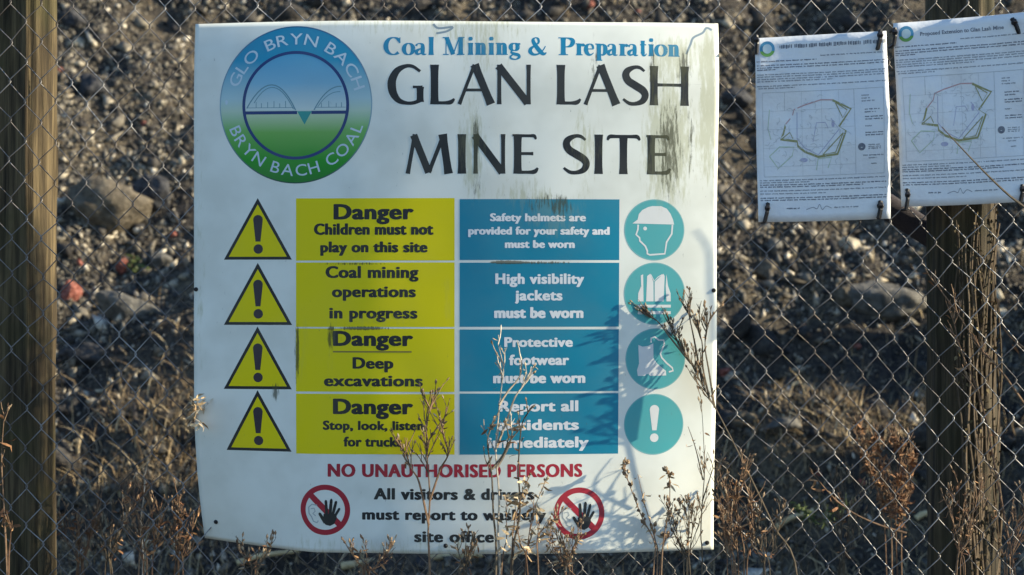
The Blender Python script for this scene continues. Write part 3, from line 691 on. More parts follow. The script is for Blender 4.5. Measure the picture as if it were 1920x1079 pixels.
p = Print(); p.poly([c5(*a) for a in [(1262, 214), (1298, 188), (1306, 150), (1330, 122), (1370, 102), (1400, 95), (1460, 95), (1500, 112), (1525, 145), (1543, 185), (1552, 220)]], O2)
p.ribbon([c5(*a) for a in [(1302, 222), (1300, 255), (1288, 290), (1312, 312), (1314, 332), (1352, 368), (1366, 400), (1366, 420), (1384, 428), (1488, 420), (1500, 340), (1535, 285), (1540, 222)]], 3.2, O2 + 0.00005)
p.disc(*c5(1350, 248), 3.6, 3.6, O2, 2, 16); p.build('helmet_pictogram', m_pict, d)
d = disc(1231.5, 551, 58)
p = Print()
for pl in ([(1322, 568), (1338, 560), (1342, 745), (1303, 745), (1305, 690), (1325, 640)], [(1366, 572), (1388, 556), (1410, 612), (1412, 745), (1360, 745)], [(1478, 556), (1488, 572), (1482, 745), (1419, 745), (1418, 612)],
           [(1500, 560), (1512, 640), (1530, 690), (1532, 745), (1502, 745), (1495, 640)], [(1303, 768), (1532, 768), (1532, 787), (1303, 787)], [(1303, 812), (1532, 812), (1532, 832), (1303, 832)]): p.poly([c5(*a) for a in pl], O2)
p.ribbon([c5(1392, 562), c5(1415, 606), c5(1440, 580), c5(1470, 562)], 1.6, O2 + 0.00005); p.build('vest_pictogram', m_pict, d)
d = disc(1234, 674, 57)
p = Print(); p.poly([c6(*a) for a in [(1308, 172), (1335, 184), (1375, 180), (1412, 162), (1414, 262), (1440, 300), (1482, 335), (1502, 350), (1504, 382), (1392, 384), (1380, 372), (1364, 372), (1356, 384), (1306, 384), (1300, 345), (1314, 300)]], O2)
p.ribbon([c6(*a) for a in [(1396, 156), (1396, 126), (1420, 116), (1450, 140), (1484, 140), (1490, 165), (1462, 232), (1472, 260), (1505, 296), (1546, 330), (1552, 350), (1522, 358)]], 3.0, O2 + 0.00005); p.build('boot_pictogram', m_pict, d)
d = disc(1232, 797.5, 57)
p = Print(); p.poly(arcpts(1233, 770, 9, 9, 180, 360, 12) + [(1237.5, 809), (1229, 809)], O2); p.disc(1233, 823, 8.2, 8.2, O2, 2, 24); p.build('exclamation_mark', m_pict, d)

# --- foot of the sign
p = Print(); p.text('NO UNAUTHORISED PERSONS', 614, 1095, 894, 23, O1, .045, 1.12); p.build('prohibition_lettering', m_red, sign)
p = Print(); p.text('All visitors & drivers', 701, 1003, 936, 20, O1, .05, 1.1); p.build('text_line', m_black, sign); p = Print(); p.text('must report to washery', 679, 1026, 974, 19, O1, .05, 1.1); p.build('text_line', m_black, sign); p = Print(); p.text('site office', 777, 927, 1015, 20, O1, .05, 1.1)
p.build('text_line', m_black, sign)
for cx, cy, r in ((609, 957, 47.5), (1089, 963, 48.5)):
    p = Print(); p.disc(cx, cy, r, r, O1, 2, 72, 0.79)
    p.ribbon([(cx - 0.60 * r, cy - 0.60 * r), (cx + 0.60 * r, cy + 0.60 * r)], 0.24 * r, O1 + 0.00006); ro = p.build('prohibition_symbol', m_red, sign)
    p = Print()
    k = r / 165.0
    def h(x, y): return (cx + (x - 957) * k, cy + (y - 415) * k)
    p.poly([h(*a) for a in [(948, 440), (1030, 440), (1034, 470), (1018, 505), (990, 520), (960, 512), (942, 490)]], O3)
    for i, (a, c, wd) in enumerate((((968, 445), (962, 350), 19), ((990, 442), (999, 342), 20), ((1008, 444), (1031, 356), 19), ((1022, 455), (1054, 402), 17), ((958, 500), (918, 434), 21))):
        p.ribbon([h(*a), h((a[0] * .5 + c[0] * .5), (a[1] * .5 + c[1] * .5)), h(a[0] * .1 + c[0] * .9, a[1] * .1 + c[1] * .9), h(*c)], [wd * k, wd * k, wd * 0.9 * k, wd * 0.4 * k], O3 + 0.00001 * (i + 1))
    p.build('hand_pictogram', m_black, ro)
    p = Print(); p.ribbon([h(*a) for a in [(905, 385), (870, 380), (848, 400), (850, 440), (868, 462), (880, 490), (905, 500), (912, 485)]], 2.0, O2); p.ribbon([h(*a) for a in [(862, 410), (885, 405), (892, 425), (876, 440), (895, 455)]], 1.6, O2 + 0.00005); p.build('face_pictogram', m_grey, ro)
# scuff on the top edge, then a twig shadow painted at the right corner
p = Print(); p.ribbon(spline([(812, 44), (822, 52), (848, 50), (838, 58), (818, 62)]), 4, O1); p.build('scuff_and_shadow_mark', print_mat('grey blue scuff and shadow', (0.22, 0.29, 0.33)), sign)
p = Print(); p.ribbon(spline([(1340, 50), (1330, 46), (1322, 56), (1304, 66), (1298, 80), (1290, 98)]), 4, O1); p.build('scuff_and_shadow_mark', bpy.data.materials['grey blue scuff and shadow'], sign)
# fixing screws
m_dark = noise_mat('black plastic', [(0.3, (0.008, 0.008, 0.009)), (0.7, (0.02, 0.02, 0.022))], 30, 0.5)
for x, y in ((362, 543), (386, 998), (1338, 1024), (1346, 545), (836, 1022)):
    b_ = MB(); c = SP(x, y, 0.001); nn = (SP(x, y, 0.002) - SP(x, y, 0.001)).normalized(); b_.tube([c - nn * 0.002, c + nn * 0.002, c + nn * 0.003], [0.0034, 0.0034, 0.0024], 10); b_.tube([c - nn * 0.002, c + nn * 0.0008], [0.0050, 0.0048], 14); b_.build('fixing_screw', m_dark, sign)

# ------------------------------------------------------------------ planning notices
m_paper = noise_mat('laminated paper', [(0.3, (0.66, 0.68, 0.70)), (0.7, (0.74, 0.76, 0.75))], 16, 0.25, None, 4, 0.003, 0.5)
m_ink = noise_mat('grey ink', [(0.3, (0.20, 0.22, 0.25)), (0.7, (0.34, 0.36, 0.38))], 160, 0.6)
m_inkd = noise_mat('dark ink', [(0.3, (0.09, 0.10, 0.13)), (0.7, (0.22, 0.24, 0.27))], 160, 0.6)
m_inkl = noise_mat('faint ink', [(0.3, (0.42, 0.45, 0.46)), (0.7, (0.56, 0.58, 0.58))], 160, 0.6)
m_olive = noise_mat('olive map line', [(0.3, (0.26, 0.25, 0.09)), (0.7, (0.34, 0.34, 0.18))], 80, 0.6)
m_pink = noise_mat('pink map line', [(0.3, (0.50, 0.28, 0.28)), (0.7, (0.56, 0.38, 0.36))], 80, 0.6)
m_lilac = noise_mat('lilac map line', [(0.3, (0.36, 0.36, 0.50)), (0.7, (0.46, 0.46, 0.58))], 80, 0.6)
m_green = noise_mat('pale green map line', [(0.3, (0.42, 0.54, 0.36)), (0.7, (0.52, 0.60, 0.46))], 80, 0.6)
def notice(label, TL, TR, BR, BL, seed, ties, title, ydepth):
    loc = at((BL[0] + BR[0]) / 2, BR[1], ydepth); nt_ = thing('notice', label, 'notice', tuple(loc), 'planning notices tied to the fence')
    r = random.Random(seed)
    def P(u, v, off=0.0):
        x = (TL[0] * (1 - u) + TR[0] * u) * (1 - v) + (BL[0] * (1 - u) + BR[0] * u) * v
        y = (TL[1] * (1 - u) + TR[1] * u) * (1 - v) + (BL[1] * (1 - u) + BR[1] * u) * v
        y += 2.2 * math.sin(u * math.pi) * (1 if v > 0.5 else 0.4) * (v - 0.5)
        q_ = at(x, y, ydepth)
        q_.y += 0.009 - 0.030 * u + 0.010 * math.sin(v * 5 + seed) * (u - 0.4) - 0.016 * (u - 0.5) ** 2 * 2 + 0.004 * float(vn(u * 4 + seed, v * 5)) + 0.0015 * float(vn2(u * 11 + seed, v * 9)) - off
        return q_
    K = 24; V = [P(i / K, j / K) for j in range(K + 1) for i in range(K + 1)] + [P(i / K, j / K, -0.0008) for j in range(K + 1) for i in range(K + 1)]
    W_ = K + 1; S_ = W_ * W_; F = []
    for j in range(K):
        for i in range(K):
            a = j * W_ + i; F += [(a, a + W_, a + W_ + 1, a + 1), (S_ + a, S_ + a + 1, S_ + a + W_ + 1, S_ + a + W_)]
    for i in range(K):
        F += [(i, i + 1, S_ + i + 1, S_ + i)]; a = K * W_ + i; F += [(a, S_ + a, S_ + a + 1, a + 1)]
        a = i * W_; F += [(a, S_ + a, S_ + a + W_, a + W_)]; a = i * W_ + K; F += [(a, a + W_, S_ + a + W_, S_ + a)]
    mb = MB(); mb.add(V, F); mb.build('sheet', m_paper, nt_, smooth=True)
    PP = lambda x, y, o: P(x, y, o)
    o1 = 0.0004
    # emblem
    p = Print(); p.disc(0.095, 0.062, 0.058, 0.042, o1, 2, 32); e = p.build('emblem', noise_mat('notice emblem blue', [(0.3, (0.05, 0.25, 0.42)), (0.7, (0.10, 0.32, 0.5))], 20, 0.5), nt_, PP)
    p = Print(); p.poly(arcpts(0.095, 0.068, 0.056, 0.037, 10, 170, 14), o1 * 2); p.build('green_half', noise_mat('notice emblem green', [(0.3, (0.10, 0.32, 0.06)), (0.7, (0.2, 0.42, 0.12))], 20, 0.5), e, PP)
    p = Print(); p.disc(0.095, 0.062, 0.036, 0.026, o1 * 3, 2, 24); p.build('inner_disc', noise_mat('notice emblem pale', [(0.3, (0.36, 0.52, 0.6)), (0.7, (0.42, 0.56, 0.6))], 20, 0.5), e, PP)
    # title
    p = Print()
    if title:
        V_, F_ = glyphs(title, 0.02, 1.0); xb = max(v[0] for v in V_); p.tri([(0.20 + v[0] / xb * 0.62, 0.078 - v[1] / CAPH * 0.020) for v in V_], F_, o1)
    else:
        x = 0.19
        while x < 0.90:
            l = r.uniform(0.02, 0.10); xx = x
            while xx < x + l: p.grid(xx, 0.045 + r.uniform(-.003, .002), xx + r.uniform(.006, .010), 0.063 + r.uniform(-.002, .003), o1, 1); xx += 0.0125
            x += l + 0.018
    p.build('title_lettering', m_inkd, nt_, PP)
    # paragraphs as lines of words
    def line(y, x0, x1, h_, pr):
        x = x0
        while x < x1:
            l = min(r.uniform(0.012, 0.055), x1 - x); xx = x
            while xx < x + l:            # a word as a run of letter strokes
                g_ = r.uniform(.0035, .0055); pr.grid(xx, y + r.uniform(-.0012, .0008), min(xx + g_, x + l), y + h_ * r.uniform(.7, 1.1), o1, 1); xx += g_ + .0012
            x += l + r.uniform(.006, .011)
    def para(rows, name, mat, hh=.0062):
        pr = Print()
        for y, x0, x1 in rows: line(y, x0, x1, hh, pr)
        pr.build(name, mat, nt_, PP)
    para([(.128, .01, .47)], 'heading', m_inkd); para([(.108, .5, .97)], 'caption', m_ink)
    para([(.150, .01, .98), (.163, .01, .98), (.174, .01, .16)], 'paragraph', m_inkd)
    para([(.200, .01, .98), (.212, .01, .98), (.225, .01, .98), (.237, .01, .60)], 'paragraph', m_ink)
    para([(.262, .01, .98), (.274, .02, .30)], 'paragraph', m_ink)
    para([(.772, .02, .97), (.784, .02, .40)], 'paragraph', m_ink); para([(.797, .02, .97), (.808, .02, .80)], 'paragraph', m_inkd)
    para([(.829, .02, .97), (.845, .02, .52)], 'paragraph', m_ink); para([(.868, .02, .97), (.880, .02, .97)], 'paragraph', m_inkd)
    para([(.925, .22, .32)], 'caption', m_inkd, .008); para([(.925, .58, .76)], 'caption', m_ink, .007)
    para([(.335, .80, .86), (.35, .80, .86), (.365, .80, .90)], 'legend', m_ink); para([(.41, .82, .93), (.425, .82, .90)], 'legend', m_inkd); para([(.45, .82, .95), (.463, .82, .95)], 'legend', m_inkd)
    para([(.50, .82, .87)], 'legend', m_ink); para([(.535, .82, .95), (.548, .82, .95)], 'legend', m_inkd); para([(.60, .84, .93), (.611, .84, .93), (.62, .84, .93)], 'legend', m_ink); para([(.655, .80, .95), (.67, .84, .9), (.70, .86, .9)], 'legend', m_ink)
    # map
    p = Print()
    for a in ([(.05, .30), (.96, .30)], [(.05, .30), (.055, .755)], [(.96, .30), (.955, .755)], [(.055, .755), (.955, .755)], [(.745, .30), (.745, .755)], [(.22, .30), (.22, .40)]): p.ribbon(a, .0035, o1)
    for i in range(90):
        x, y = r.uniform(.09, .69), r.uniform(.33, .72); a = r.uniform(0, 6.28); l = r.uniform(.008, .035); p.ribbon(spline([(x, y), (x + l * math.cos(a), y + l * .7 * math.sin(a)), (x + 1.7 * l * math.cos(a + .5), y + 1.2 * l * math.sin(a + .5))], 3), .0026, o1 + 0.00001 * i)
    for v_ in (.40, .50, .60, .70): p.ribbon([(.052, v_), (.745, v_)], .0016, o1)
    for u_ in (.35, .50, .63): p.ribbon([(u_, .30), (u_, .755)], .0018, o1)
    mp = p.build('site_map', m_inkl, nt_, PP)
    cv = lambda pts: [((a - 48) / 690, (b_ - 55) / 985) for a, b_ in pts]
    p = Print(); p.ribbon(cv([(205, 520), (190, 575), (175, 600), (262, 615), (265, 640), (300, 670), (370, 700), (470, 690), (515, 570), (480, 545), (545, 455), (450, 405)]), .013, o1); p.ribbon(cv([(470, 420), (525, 460), (500, 500), (465, 420)]), .006, o1 * 1.5)
    p.ribbon(cv([(500, 580), (460, 680), (395, 690), (500, 580)]), .006, o1 * 1.6); p.ribbon(cv([(180, 600), (225, 565), (240, 600)]), .006, o1 * 1.7); p.build('site_boundary', m_olive, mp, PP)
    p = Print(); p.ribbon(cv([(205, 520), (240, 480), (250, 445), (300, 425), (390, 400), (450, 403)]), .007, o1); p.build('boundary_section', m_pink, mp, PP)
    p = Print(); p.ribbon(cv([(115, 690), (170, 640), (245, 645), (235, 690), (160, 755), (115, 690)]), .006, o1); p.build('field_boundary', m_green, mp, PP); p = Print(); p.ribbon(cv([(360, 770), (370, 710), (440, 705), (420, 760)]), .006, o1 * 1.5); p.build('field_boundary', m_green, mp, PP); p = Print(); p.ribbon(cv([(120, 440), (110, 540), (125, 600)]), .005, o1 * 1.6); p.build('field_boundary', m_green, mp, PP)
    p = Print(); p.ribbon(cv([(265, 460), (262, 600), (300, 650), (372, 690), (480, 560), (440, 500)]), .005, o1 * 1.2); p.ribbon(cv([(345, 620), (365, 520), (410, 520), (425, 550)]), .004, o1 * 1.3)
    p.disc(*cv([(295, 715)])[0], .030, .012, o1, 1, 12); p.disc(*cv([(450, 530)])[0], .012, .02, o1, 1, 10); p.build('contour_line', m_lilac, mp, PP)
    p = Print(); p.disc(.79, .612, .028, .020, o1, 2, 20, .3); p.grid(.77, .607, .81, .614, o1 * 2); p.build('north_mark', m_inkd, mp, PP)
    p = Print(); p.ribbon(spline([(.37, .936), (.42, .925), (.45, .933), (.47, .910), (.49, .938), (.52, .920), (.56, .932)]), .004, o1); p.build('signature', m_ink, nt_, PP)
    # black cable ties through the corners
    for (x0, y0, x1, y1, wd) in ties:
        mb = MB(); yb = P(0.5, 0.5).y
        a = at(x0, y0, ydepth - 0.010 - 0.018 * min(1.0, max(0.0, (x0 - TL[0]) / (TR[0] - TL[0])))); c = at(x1, y1, ydepth - 0.010 - 0.018 * min(1.0, max(0.0, (x0 - TL[0]) / (TR[0] - TL[0]))))
        pts = [a + Vector((0, 0.05, 0)), a + Vector((0, 0.008, 0)), a, (a + c) / 2 + Vector((0.001, -0.003, 0)), c, c + Vector((0, 0.008, 0)), c + Vector((0, 0.05, 0))]
        k = wd / PPM / 2; mb.tube(pts, [k * .6, k * .8, k, k, k, k * .8, k * .6], 6)
        hd = a * .75 + c * .25; mb.tube([hd + Vector((0, -0.002, 0.004)), hd + Vector((0, -0.005, 0)), hd + Vector((0, -0.002, -0.005))], [k * 1.1, k * 1.4, k * 1.1], 6)
        mb.build('cable_tie', m_dark, nt_)
    return nt_
notice('smaller looking white notice with map, left of the pair, hanging clear of the post', (1415, 72), (1658, 61), (1666, 411), (1422, 417), 2,
       [(1418, 68, 1418.5, 99, 8), (1651, 58, 1646, 91, 9), (1440, 382, 1434, 416, 8), (1651, 379, 1648, 408, 10)], None, -0.012)
notice('white notice with map in front of the right post, crossed by a dark twig', (1675, 44), (1921, 27), (1926, 379), (1690, 388), 5,
       [(1678, 54, 1676, 84, 8), (1898, 36, 1910, 62, 9), (1702, 356, 1699, 393, 8), (1917, 348, 1914, 376, 8)], 'Proposed Extension to Glan Lash Mine', -0.014)

# ------------------------------------------------------------------ fence: posts, dark bar, chain link
def wood_mat(name, dark, mid, light, moss):
    m, n, b = new_mat(name); tc = N(n, 'ShaderNodeTexCoord'); v = tc.outputs['Object']
    f = noise(n, v, 1.0, 7, 0.62, (70, 70, 3.2)); f2 = noise(n, v, 5.0, 4); f3 = noise(n, v, 1.0, 5, 0.6, (22, 22, 1.1))
    r = ramp(n, [(0.30, dark), (0.46, mid), (0.66, light)]); n.links.new(f, r.inputs[0])
    c = mix(n, r.outputs[0], moss, mrange(n, f2, 0.45, 0.68, 0.0, 0.6)); c = mix(n, c, tuple(q_ * 0.35 for q_ in dark), mrange(n, f3, 0.60, 0.70, 0, 0.8))
    n.links.new(c, b.inputs['Base Color']); b.inputs['Roughness'].default_value = 0.9; b.inputs['Specular IOR Level'].default_value = 0.2
    bump(n, b, f, 0.006); return m
m_post = wood_mat('weathered post wood', (0.014, 0.011, 0.008), (0.052, 0.039, 0.022), (0.135, 0.102, 0.054), (0.046, 0.044, 0.017))
m_post2 = wood_mat('dark creeper-stained wood', (0.012, 0.010, 0.008), (0.042, 0.034, 0.022), (0.105, 0.082, 0.05), (0.036, 0.036, 0.017))
def post(label, xc, rad, y, mat, seed, lean=0.0, height=1.95, face=0.80):
    SD, RN = 72, 150; V = []; F = []; vp = VNoise(seed)
    for j in range(RN + 1):
        z = height * j / RN - 0.0
        for i in range(SD):
            a = 2 * math.pi * i / SD; ax = i / SD * 24
            g = float(vp.fbm(ax, z * 3.0 + 5, 3)); g2 = float(vp(ax * 2.2 + 50, z * 1.2))
            rr = rad * (1 + 0.06 * g - 0.20 * max(0, g2 - 0.40) - 0.01 * math.sin(a * 3 + seed)) * (1 - 0.02 * z)
            vx, vy = rr * math.cos(a), rr * math.sin(a); fn = (-math.sin(R(13)), -math.cos(R(13)))   # one hewn flat face
            ex = vx * fn[0] + vy * fn[1] - rad * (face + 0.03 * g)
            if ex > 0: vx -= fn[0] * ex; vy -= fn[1] * ex
            V.append((vx + lean * z, vy, z))
    for j in range(RN):
        for i in range(SD): F.append((j * SD + i, j * SD + (i + 1) % SD, (j + 1) * SD + (i + 1) % SD, (j + 1) * SD + i))
    F.append(tuple(range(SD))[::-1]); F.append(tuple(RN * SD + i for i in range(SD)))
    mb = MB(); mb.add([Vector(v) + Vector((xc, y, 0)) for v in V], F); o = mb.build('wooden_post', mat, None, (xc, y, 0), True)
    return tag(o, label, 'fence post', 'posts carrying the wire fence')
PY = 0.165
kk = (CAM_D + PY) / CAM_D / PPM
post('stout round weathered post with yellowish sunlit side, left of the sign', (38 - 960) * kk, 66 * kk, PY, m_post, 5, 0.001, face=0.70)
post('dark round post behind the larger notice, overgrown with dead stems', (1806 - 960) * kk, 65 * kk, PY, m_post2, 9, -0.004)
# dark slanting bar drawn for the dark band behind the notices
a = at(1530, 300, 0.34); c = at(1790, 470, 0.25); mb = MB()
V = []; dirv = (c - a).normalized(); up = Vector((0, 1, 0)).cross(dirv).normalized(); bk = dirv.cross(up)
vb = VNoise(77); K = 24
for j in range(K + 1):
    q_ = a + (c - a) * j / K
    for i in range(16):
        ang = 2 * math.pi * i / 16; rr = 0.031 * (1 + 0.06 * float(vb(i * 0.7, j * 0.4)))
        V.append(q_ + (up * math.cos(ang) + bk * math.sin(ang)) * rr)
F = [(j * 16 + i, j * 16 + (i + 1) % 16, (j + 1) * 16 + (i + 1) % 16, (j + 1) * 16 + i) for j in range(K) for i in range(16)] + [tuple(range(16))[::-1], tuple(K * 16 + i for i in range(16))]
mb.add(V, F); o = mb.build('dark_bar', noise_mat('dark bar tone', [(0.3, (0.03, 0.026, 0.03)), (0.7, (0.07, 0.06, 0.06))], 30, 0.9, (6, 6, 30), 5, 0.003), None, tuple(c), True)
tag(o, 'dark slanting bar meeting the right post below the notices', 'fence brace')  # bar drawn for the dark band behind the notices

m_wire, n, b = new_mat('galvanised wire'); tc = N(n, 'ShaderNodeTexCoord')
f = noise(n, tc.outputs['Object'], 5, 5, 0.7); f2 = noise(n, tc.outputs['Object'], 3, 3)
r_ = ramp(n, [(0.35, (0.07, 0.055, 0.04)), (0.5, (0.14, 0.13, 0.12)), (0.70, (0.36, 0.36, 0.35))]); n.links.new(f, r_.inputs[0]); n.links.new(r_.outputs[0], b.inputs['Base Color'])
b.inputs['Metallic'].default_value = 0.55; b.inputs['Roughness'].default_value = 0.5
mb = MB(); SXC = 28.86; PYV = 73.0
def node(k, m_):
    x = 140 + SXC * k; y = 154 + PYV * m_ + (PYV / 2 if k % 2 else 0)
    x += 8.0 * float(vn.fbm(x / 330 + 3, y / 300 + 8, 2)); y += 9.0 * float(vn2.fbm(x / 300 + 13, y / 330 + 2, 2))
    if x > 1500: y += 8 * math.sin((x - 1500) / 170.0) * max(0, (y - 380) / 600)
    x += 1.4 * math.sin(k * 12.9898 + m_ * 78.233); y += 1.6 * math.sin(k * 39.3 + m_ * 11.13)
    return x, y
for k in range(-7, 70):
    # a zig-zag wire between column k and k+1, linked with its neighbours at every bend
    pts = []
    rows = []
    for m_ in range(-4, 22):
        if k % 2 == 0: rows += [(k, m_, 0), (k + 1, m_, 1)]
        else: rows += [(k + 1, m_, 1), (k, m_, 0)]
    for i, (kc, m_, sd) in enumerate(rows):
        x, y = node(kc, m_); yb = 0.004 * float(vn(kc * .2, m_ * .3)) + 0.006
        q_ = at(x, y, yb)
        if q_.z < 0.01: break
        ox = 0.0014 if sd else -0.0014
        pts += [q_ + Vector((ox * 0.2, -0.0022 if sd == 0 else 0.0022, 0.0042)), q_ + Vector((ox * 1.4, 0, 0)), q_ + Vector((ox * 0.2, 0.0022 if sd == 0 else -0.0022, -0.0042))]
    mb.tube(pts, 0.00128, 5, True)
o = mb.build('chain_link_fence', m_wire, None, (0, 0.006, 0), True)
tag(o, 'galvanised diamond chain link mesh stretched across the posts behind the sign', 'fence')

# ------------------------------------------------------------------ dead weeds
def tone(name, a, c, d, rough=0.85): return island_mat(name, [(0.0, a), (0.5, c), (1.0, d)], rough, 80, 0.25)
m_stem_d = tone('dark dead stem', (0.06, 0.045, 0.03), (0.11, 0.085, 0.055), (0.17, 0.13, 0.085))
m_stem_b = tone('brown dead stem', (0.12, 0.068, 0.040), (0.19, 0.115, 0.065), (0.28, 0.185, 0.11))
m_stem_p = tone('pale dead stem', (0.30, 0.24, 0.17), (0.44, 0.38, 0.29), (0.58, 0.52, 0.42))
m_rust = tone('rusty dead leaf', (0.12, 0.055, 0.028), (0.22, 0.11, 0.05), (0.36, 0.21, 0.10))
m_straw = tone('straw leaf', (0.20, 0.13, 0.065), (0.34, 0.25, 0.14), (0.52, 0.42, 0.27))
m_seed = tone('brown seed head', (0.12, 0.075, 0.045), (0.24, 0.16, 0.09), (0.40, 0.31, 0.20))
m_grn = tone('green leaf', (0.035, 0.055, 0.018), (0.06, 0.085, 0.028), (0.11, 0.13, 0.045))
def path(pts):
    out = spline([tuple(p) for p in pts], 5); return [Vector(p) for p in out]
def weed(label, stems, y, mats, seed, twigs=10, tlen=0.10, spread=0.9, seeds=0.6, leaves=0, r0=0.0028, from_=0.35, sub=3, lsize=0.02, name='dead_weed', cat='dead plant', group='dead weeds along the fence', dy=0.03, root=True, seed_r=0.0028):
    """stems: photo-pixel polylines from low to high; twigs fork off the upper part"""
    r = random.Random(seed); S_, H_, L_ = MB(), MB(), MB(); nodes = []
    base = None
    for st in stems:
        P_ = [at(px, py, y + dy * r.uniform(-1, 1) * (i / max(1, len(st) - 1))) for i, (px, py) in enumerate(st)]
        if root and st[0][1] > 1000:
            q_ = P_[0].copy(); g0 = float(ground_z(q_.x, q_.y)); q_.x += 0.03 * r.uniform(-1, 1); q_.z = g0 - 0.02
            P_ = [q_] + P_
        if base is None: base = P_[0].copy()
        pp = path(P_); k = len(pp); S_.tube(pp, [r0 * (1 - 0.72 * i / (k - 1)) for i in range(k)], 5)
        for i in range(k):
            if i / k > from_: nodes.append((pp[i], (pp[min(i + 1, k - 1)] - pp[max(i - 1, 0)]).normalized(), i / k))
        if seeds > 0: nodes.append((pp[-1], Vector((0, 0, 1)), 1.0))
    def head(p, d):
        if r.random() < seeds:
            q_ = p + d * r.uniform(.006, .014); H_.tube([p, (p + q_) / 2, q_], [seed_r * .3, seed_r * r.uniform(.7, 1.2), seed_r * .25], 5)
    def leaf(p):
        d = Vector((r.uniform(-1, 1), r.uniform(-.6, .6), r.uniform(-.9, .5))).normalized(); sd = d.orthogonal().normalized()
        sd.rotate(Matrix.Rotation(r.uniform(0, 6.28), 3, d)); l = lsize * r.uniform(.6, 1.5); c1 = sd.cross(d) * l * r.uniform(-.4, .4)
        L_.blade([p, p + d * l * .35 + c1 * .6, p + d * l * .7 + c1, p + d * l], [l * .04, l * .13, l * .10, l * .01], sd)
    for _ in range(twigs):
        p, d, f = r.choice(nodes); az = r.uniform(0, 6.28); out = Vector((math.cos(az), 0.45 * math.sin(az), 0))
        d1 = (d * (1.1 - 0.2 * spread) + out * spread * r.uniform(.35, 1)).normalized(); l = tlen * r.uniform(.45, 1.1) * (1.25 - 0.6 * f)
        pts = [p]; dd = d1.copy()
        for i in range(5): dd = (dd + Vector((r.uniform(-.16, .16), r.uniform(-.1, .1), 0.10))).normalized(); pts.append(pts[-1] + dd * l / 5)
        S_.tube(pts, [r0 * .5, r0 * .45, r0 * .4, r0 * .33, r0 * .28, r0 * .2], 4)
        head(pts[-1], dd)
        for _2 in range(sub):
            i = r.randint(1, 4); q_ = pts[i]; d2 = (dd + Vector((r.uniform(-1, 1), r.uniform(-.5, .5), r.uniform(-.1, .7))) * .7).normalized(); l2 = l * r.uniform(.18, .42)
            e = q_ + d2 * l2; S_.tube([q_, (q_ + e) / 2 + Vector((0, 0, l2 * .05)), e], [r0 * .3, r0 * .26, r0 * .18], 4); head(e, d2)
    for _ in range(leaves): leaf(r.choice(nodes)[0] + Vector((r.uniform(-.008, .008), r.uniform(-.01, .01), r.uniform(-.01, .01))))
    t = thing(name, label, cat, tuple(base), group)
    S_.build('stem', mats[0], t)
    if H_.f: H_.build('seed_heads', mats[1], t)['kind'] = 'stuff'
    if L_.f: L_.build('leaves', mats[2], t)['kind'] = 'stuff'
    return t
weed('grey brown branched weed reaching from sign foot up to the lowest yellow panel', [[(806, 1079), (803, 1000), (806, 930), (801, 860), (800, 800), (806, 765)], [(804, 985), (786, 905), (772, 880), (760, 850)], [(806, 940), (826, 880), (840, 850), (828, 800)]], -0.125, (m_stem_b, m_seed, m_rust), 1, 34, 0.095, 0.75, .35, 14, 0.0030, .55, 3, .012)
weed('pale bleached stem with forked tips crossing the blue instruction panels', [[(938, 1079), (934, 1000), (936, 930), (930, 850), (934, 790), (940, 730), (944, 690), (934, 646)], [(931, 840), (950, 790), (966, 745), (984, 720), (1000, 690)], [(936, 760), (952, 735), (975, 705), (978, 670)], [(931, 880), (955, 835), (962, 800)]], -0.14, (m_stem_p, m_straw, m_straw), 2, 14, 0.07, .7, .3, 16, 0.0032, .45, 2, .020)
weed('dark fork with withered seed tuft leaning beside the bleached stem', [[(930, 1079), (925, 960), (922, 890), (914, 830), (922, 800)], [(923, 880), (945, 850), (955, 815)], [(960, 1079), (975, 960), (972, 880), (978, 800), (990, 775)]], -0.16, (m_stem_d, m_seed, m_rust), 3, 10, .06, .7, .4, 18, .0032, .5, 2, .018)
weed('dense clump of curled straw leaves before the words washery and site office', [[(958, 1079), (962, 1000), (972, 950), (986, 905)], [(985, 1079), (990, 1020), (1000, 960), (1020, 910)], [(940, 1079), (950, 1010), (948, 950)], [(1010, 1079), (1008, 1010), (1022, 990), (1040, 978)], [(990, 1079), (975, 1020), (965, 940)]], -0.15, (m_stem_b, m_seed, m_straw), 4, 22, .05, .7, .4, 130, .0022, .35, 2, .019)
weed('three beaded seed stalks standing before the lower right corner of the sign', [[(1225, 1079), (1228, 1020), (1206, 975), (1188, 930), (1174, 890), (1172, 876)], [(1232, 1079), (1228, 1010), (1210, 950), (1196, 890)], [(1240, 1079), (1245, 1010), (1254, 960), (1256, 910), (1252, 886)], [(1238, 1060), (1262, 1000), (1276, 950)]], -0.11, (m_stem_b, m_seed, m_straw), 5, 34, .018, .7, 1.0, 46, .0022, .38, 1, .015, seed_r=.0042)
weed('tall dark branched weed leaning up left over the right edge of the sign', [[(1496, 1090), (1450, 985), (1400, 880), (1352, 785), (1318, 725), (1296, 680), (1276, 650), (1262, 618)], [(1330, 745), (1318, 690), (1316, 640), (1300, 600)], [(1318, 725), (1304, 650), (1296, 610), (1290, 585)], [(1296, 682), (1262, 640), (1236, 606), (1222, 596)], [(1340, 765), (1330, 700), (1322, 650), (1326, 610)]], -0.067, (m_stem_d, m_seed, m_rust), 6, 54, .075, .8, .25, 8, .0027, .50, 5, .012, dy=.006)
weed('thin upright bare stalk along the right edge of the sign', [[(1316, 1085), (1314, 1000), (1318, 930), (1321, 880), (1318, 800), (1314, 745)], [(1318, 900), (1304, 840), (1290, 800)], [(1317, 940), (1330, 900), (1338, 878)]], -0.068, (m_stem_d, m_seed, m_rust), 7, 12, .06, .8, .3, 6, .0018, .5, 2, .012)
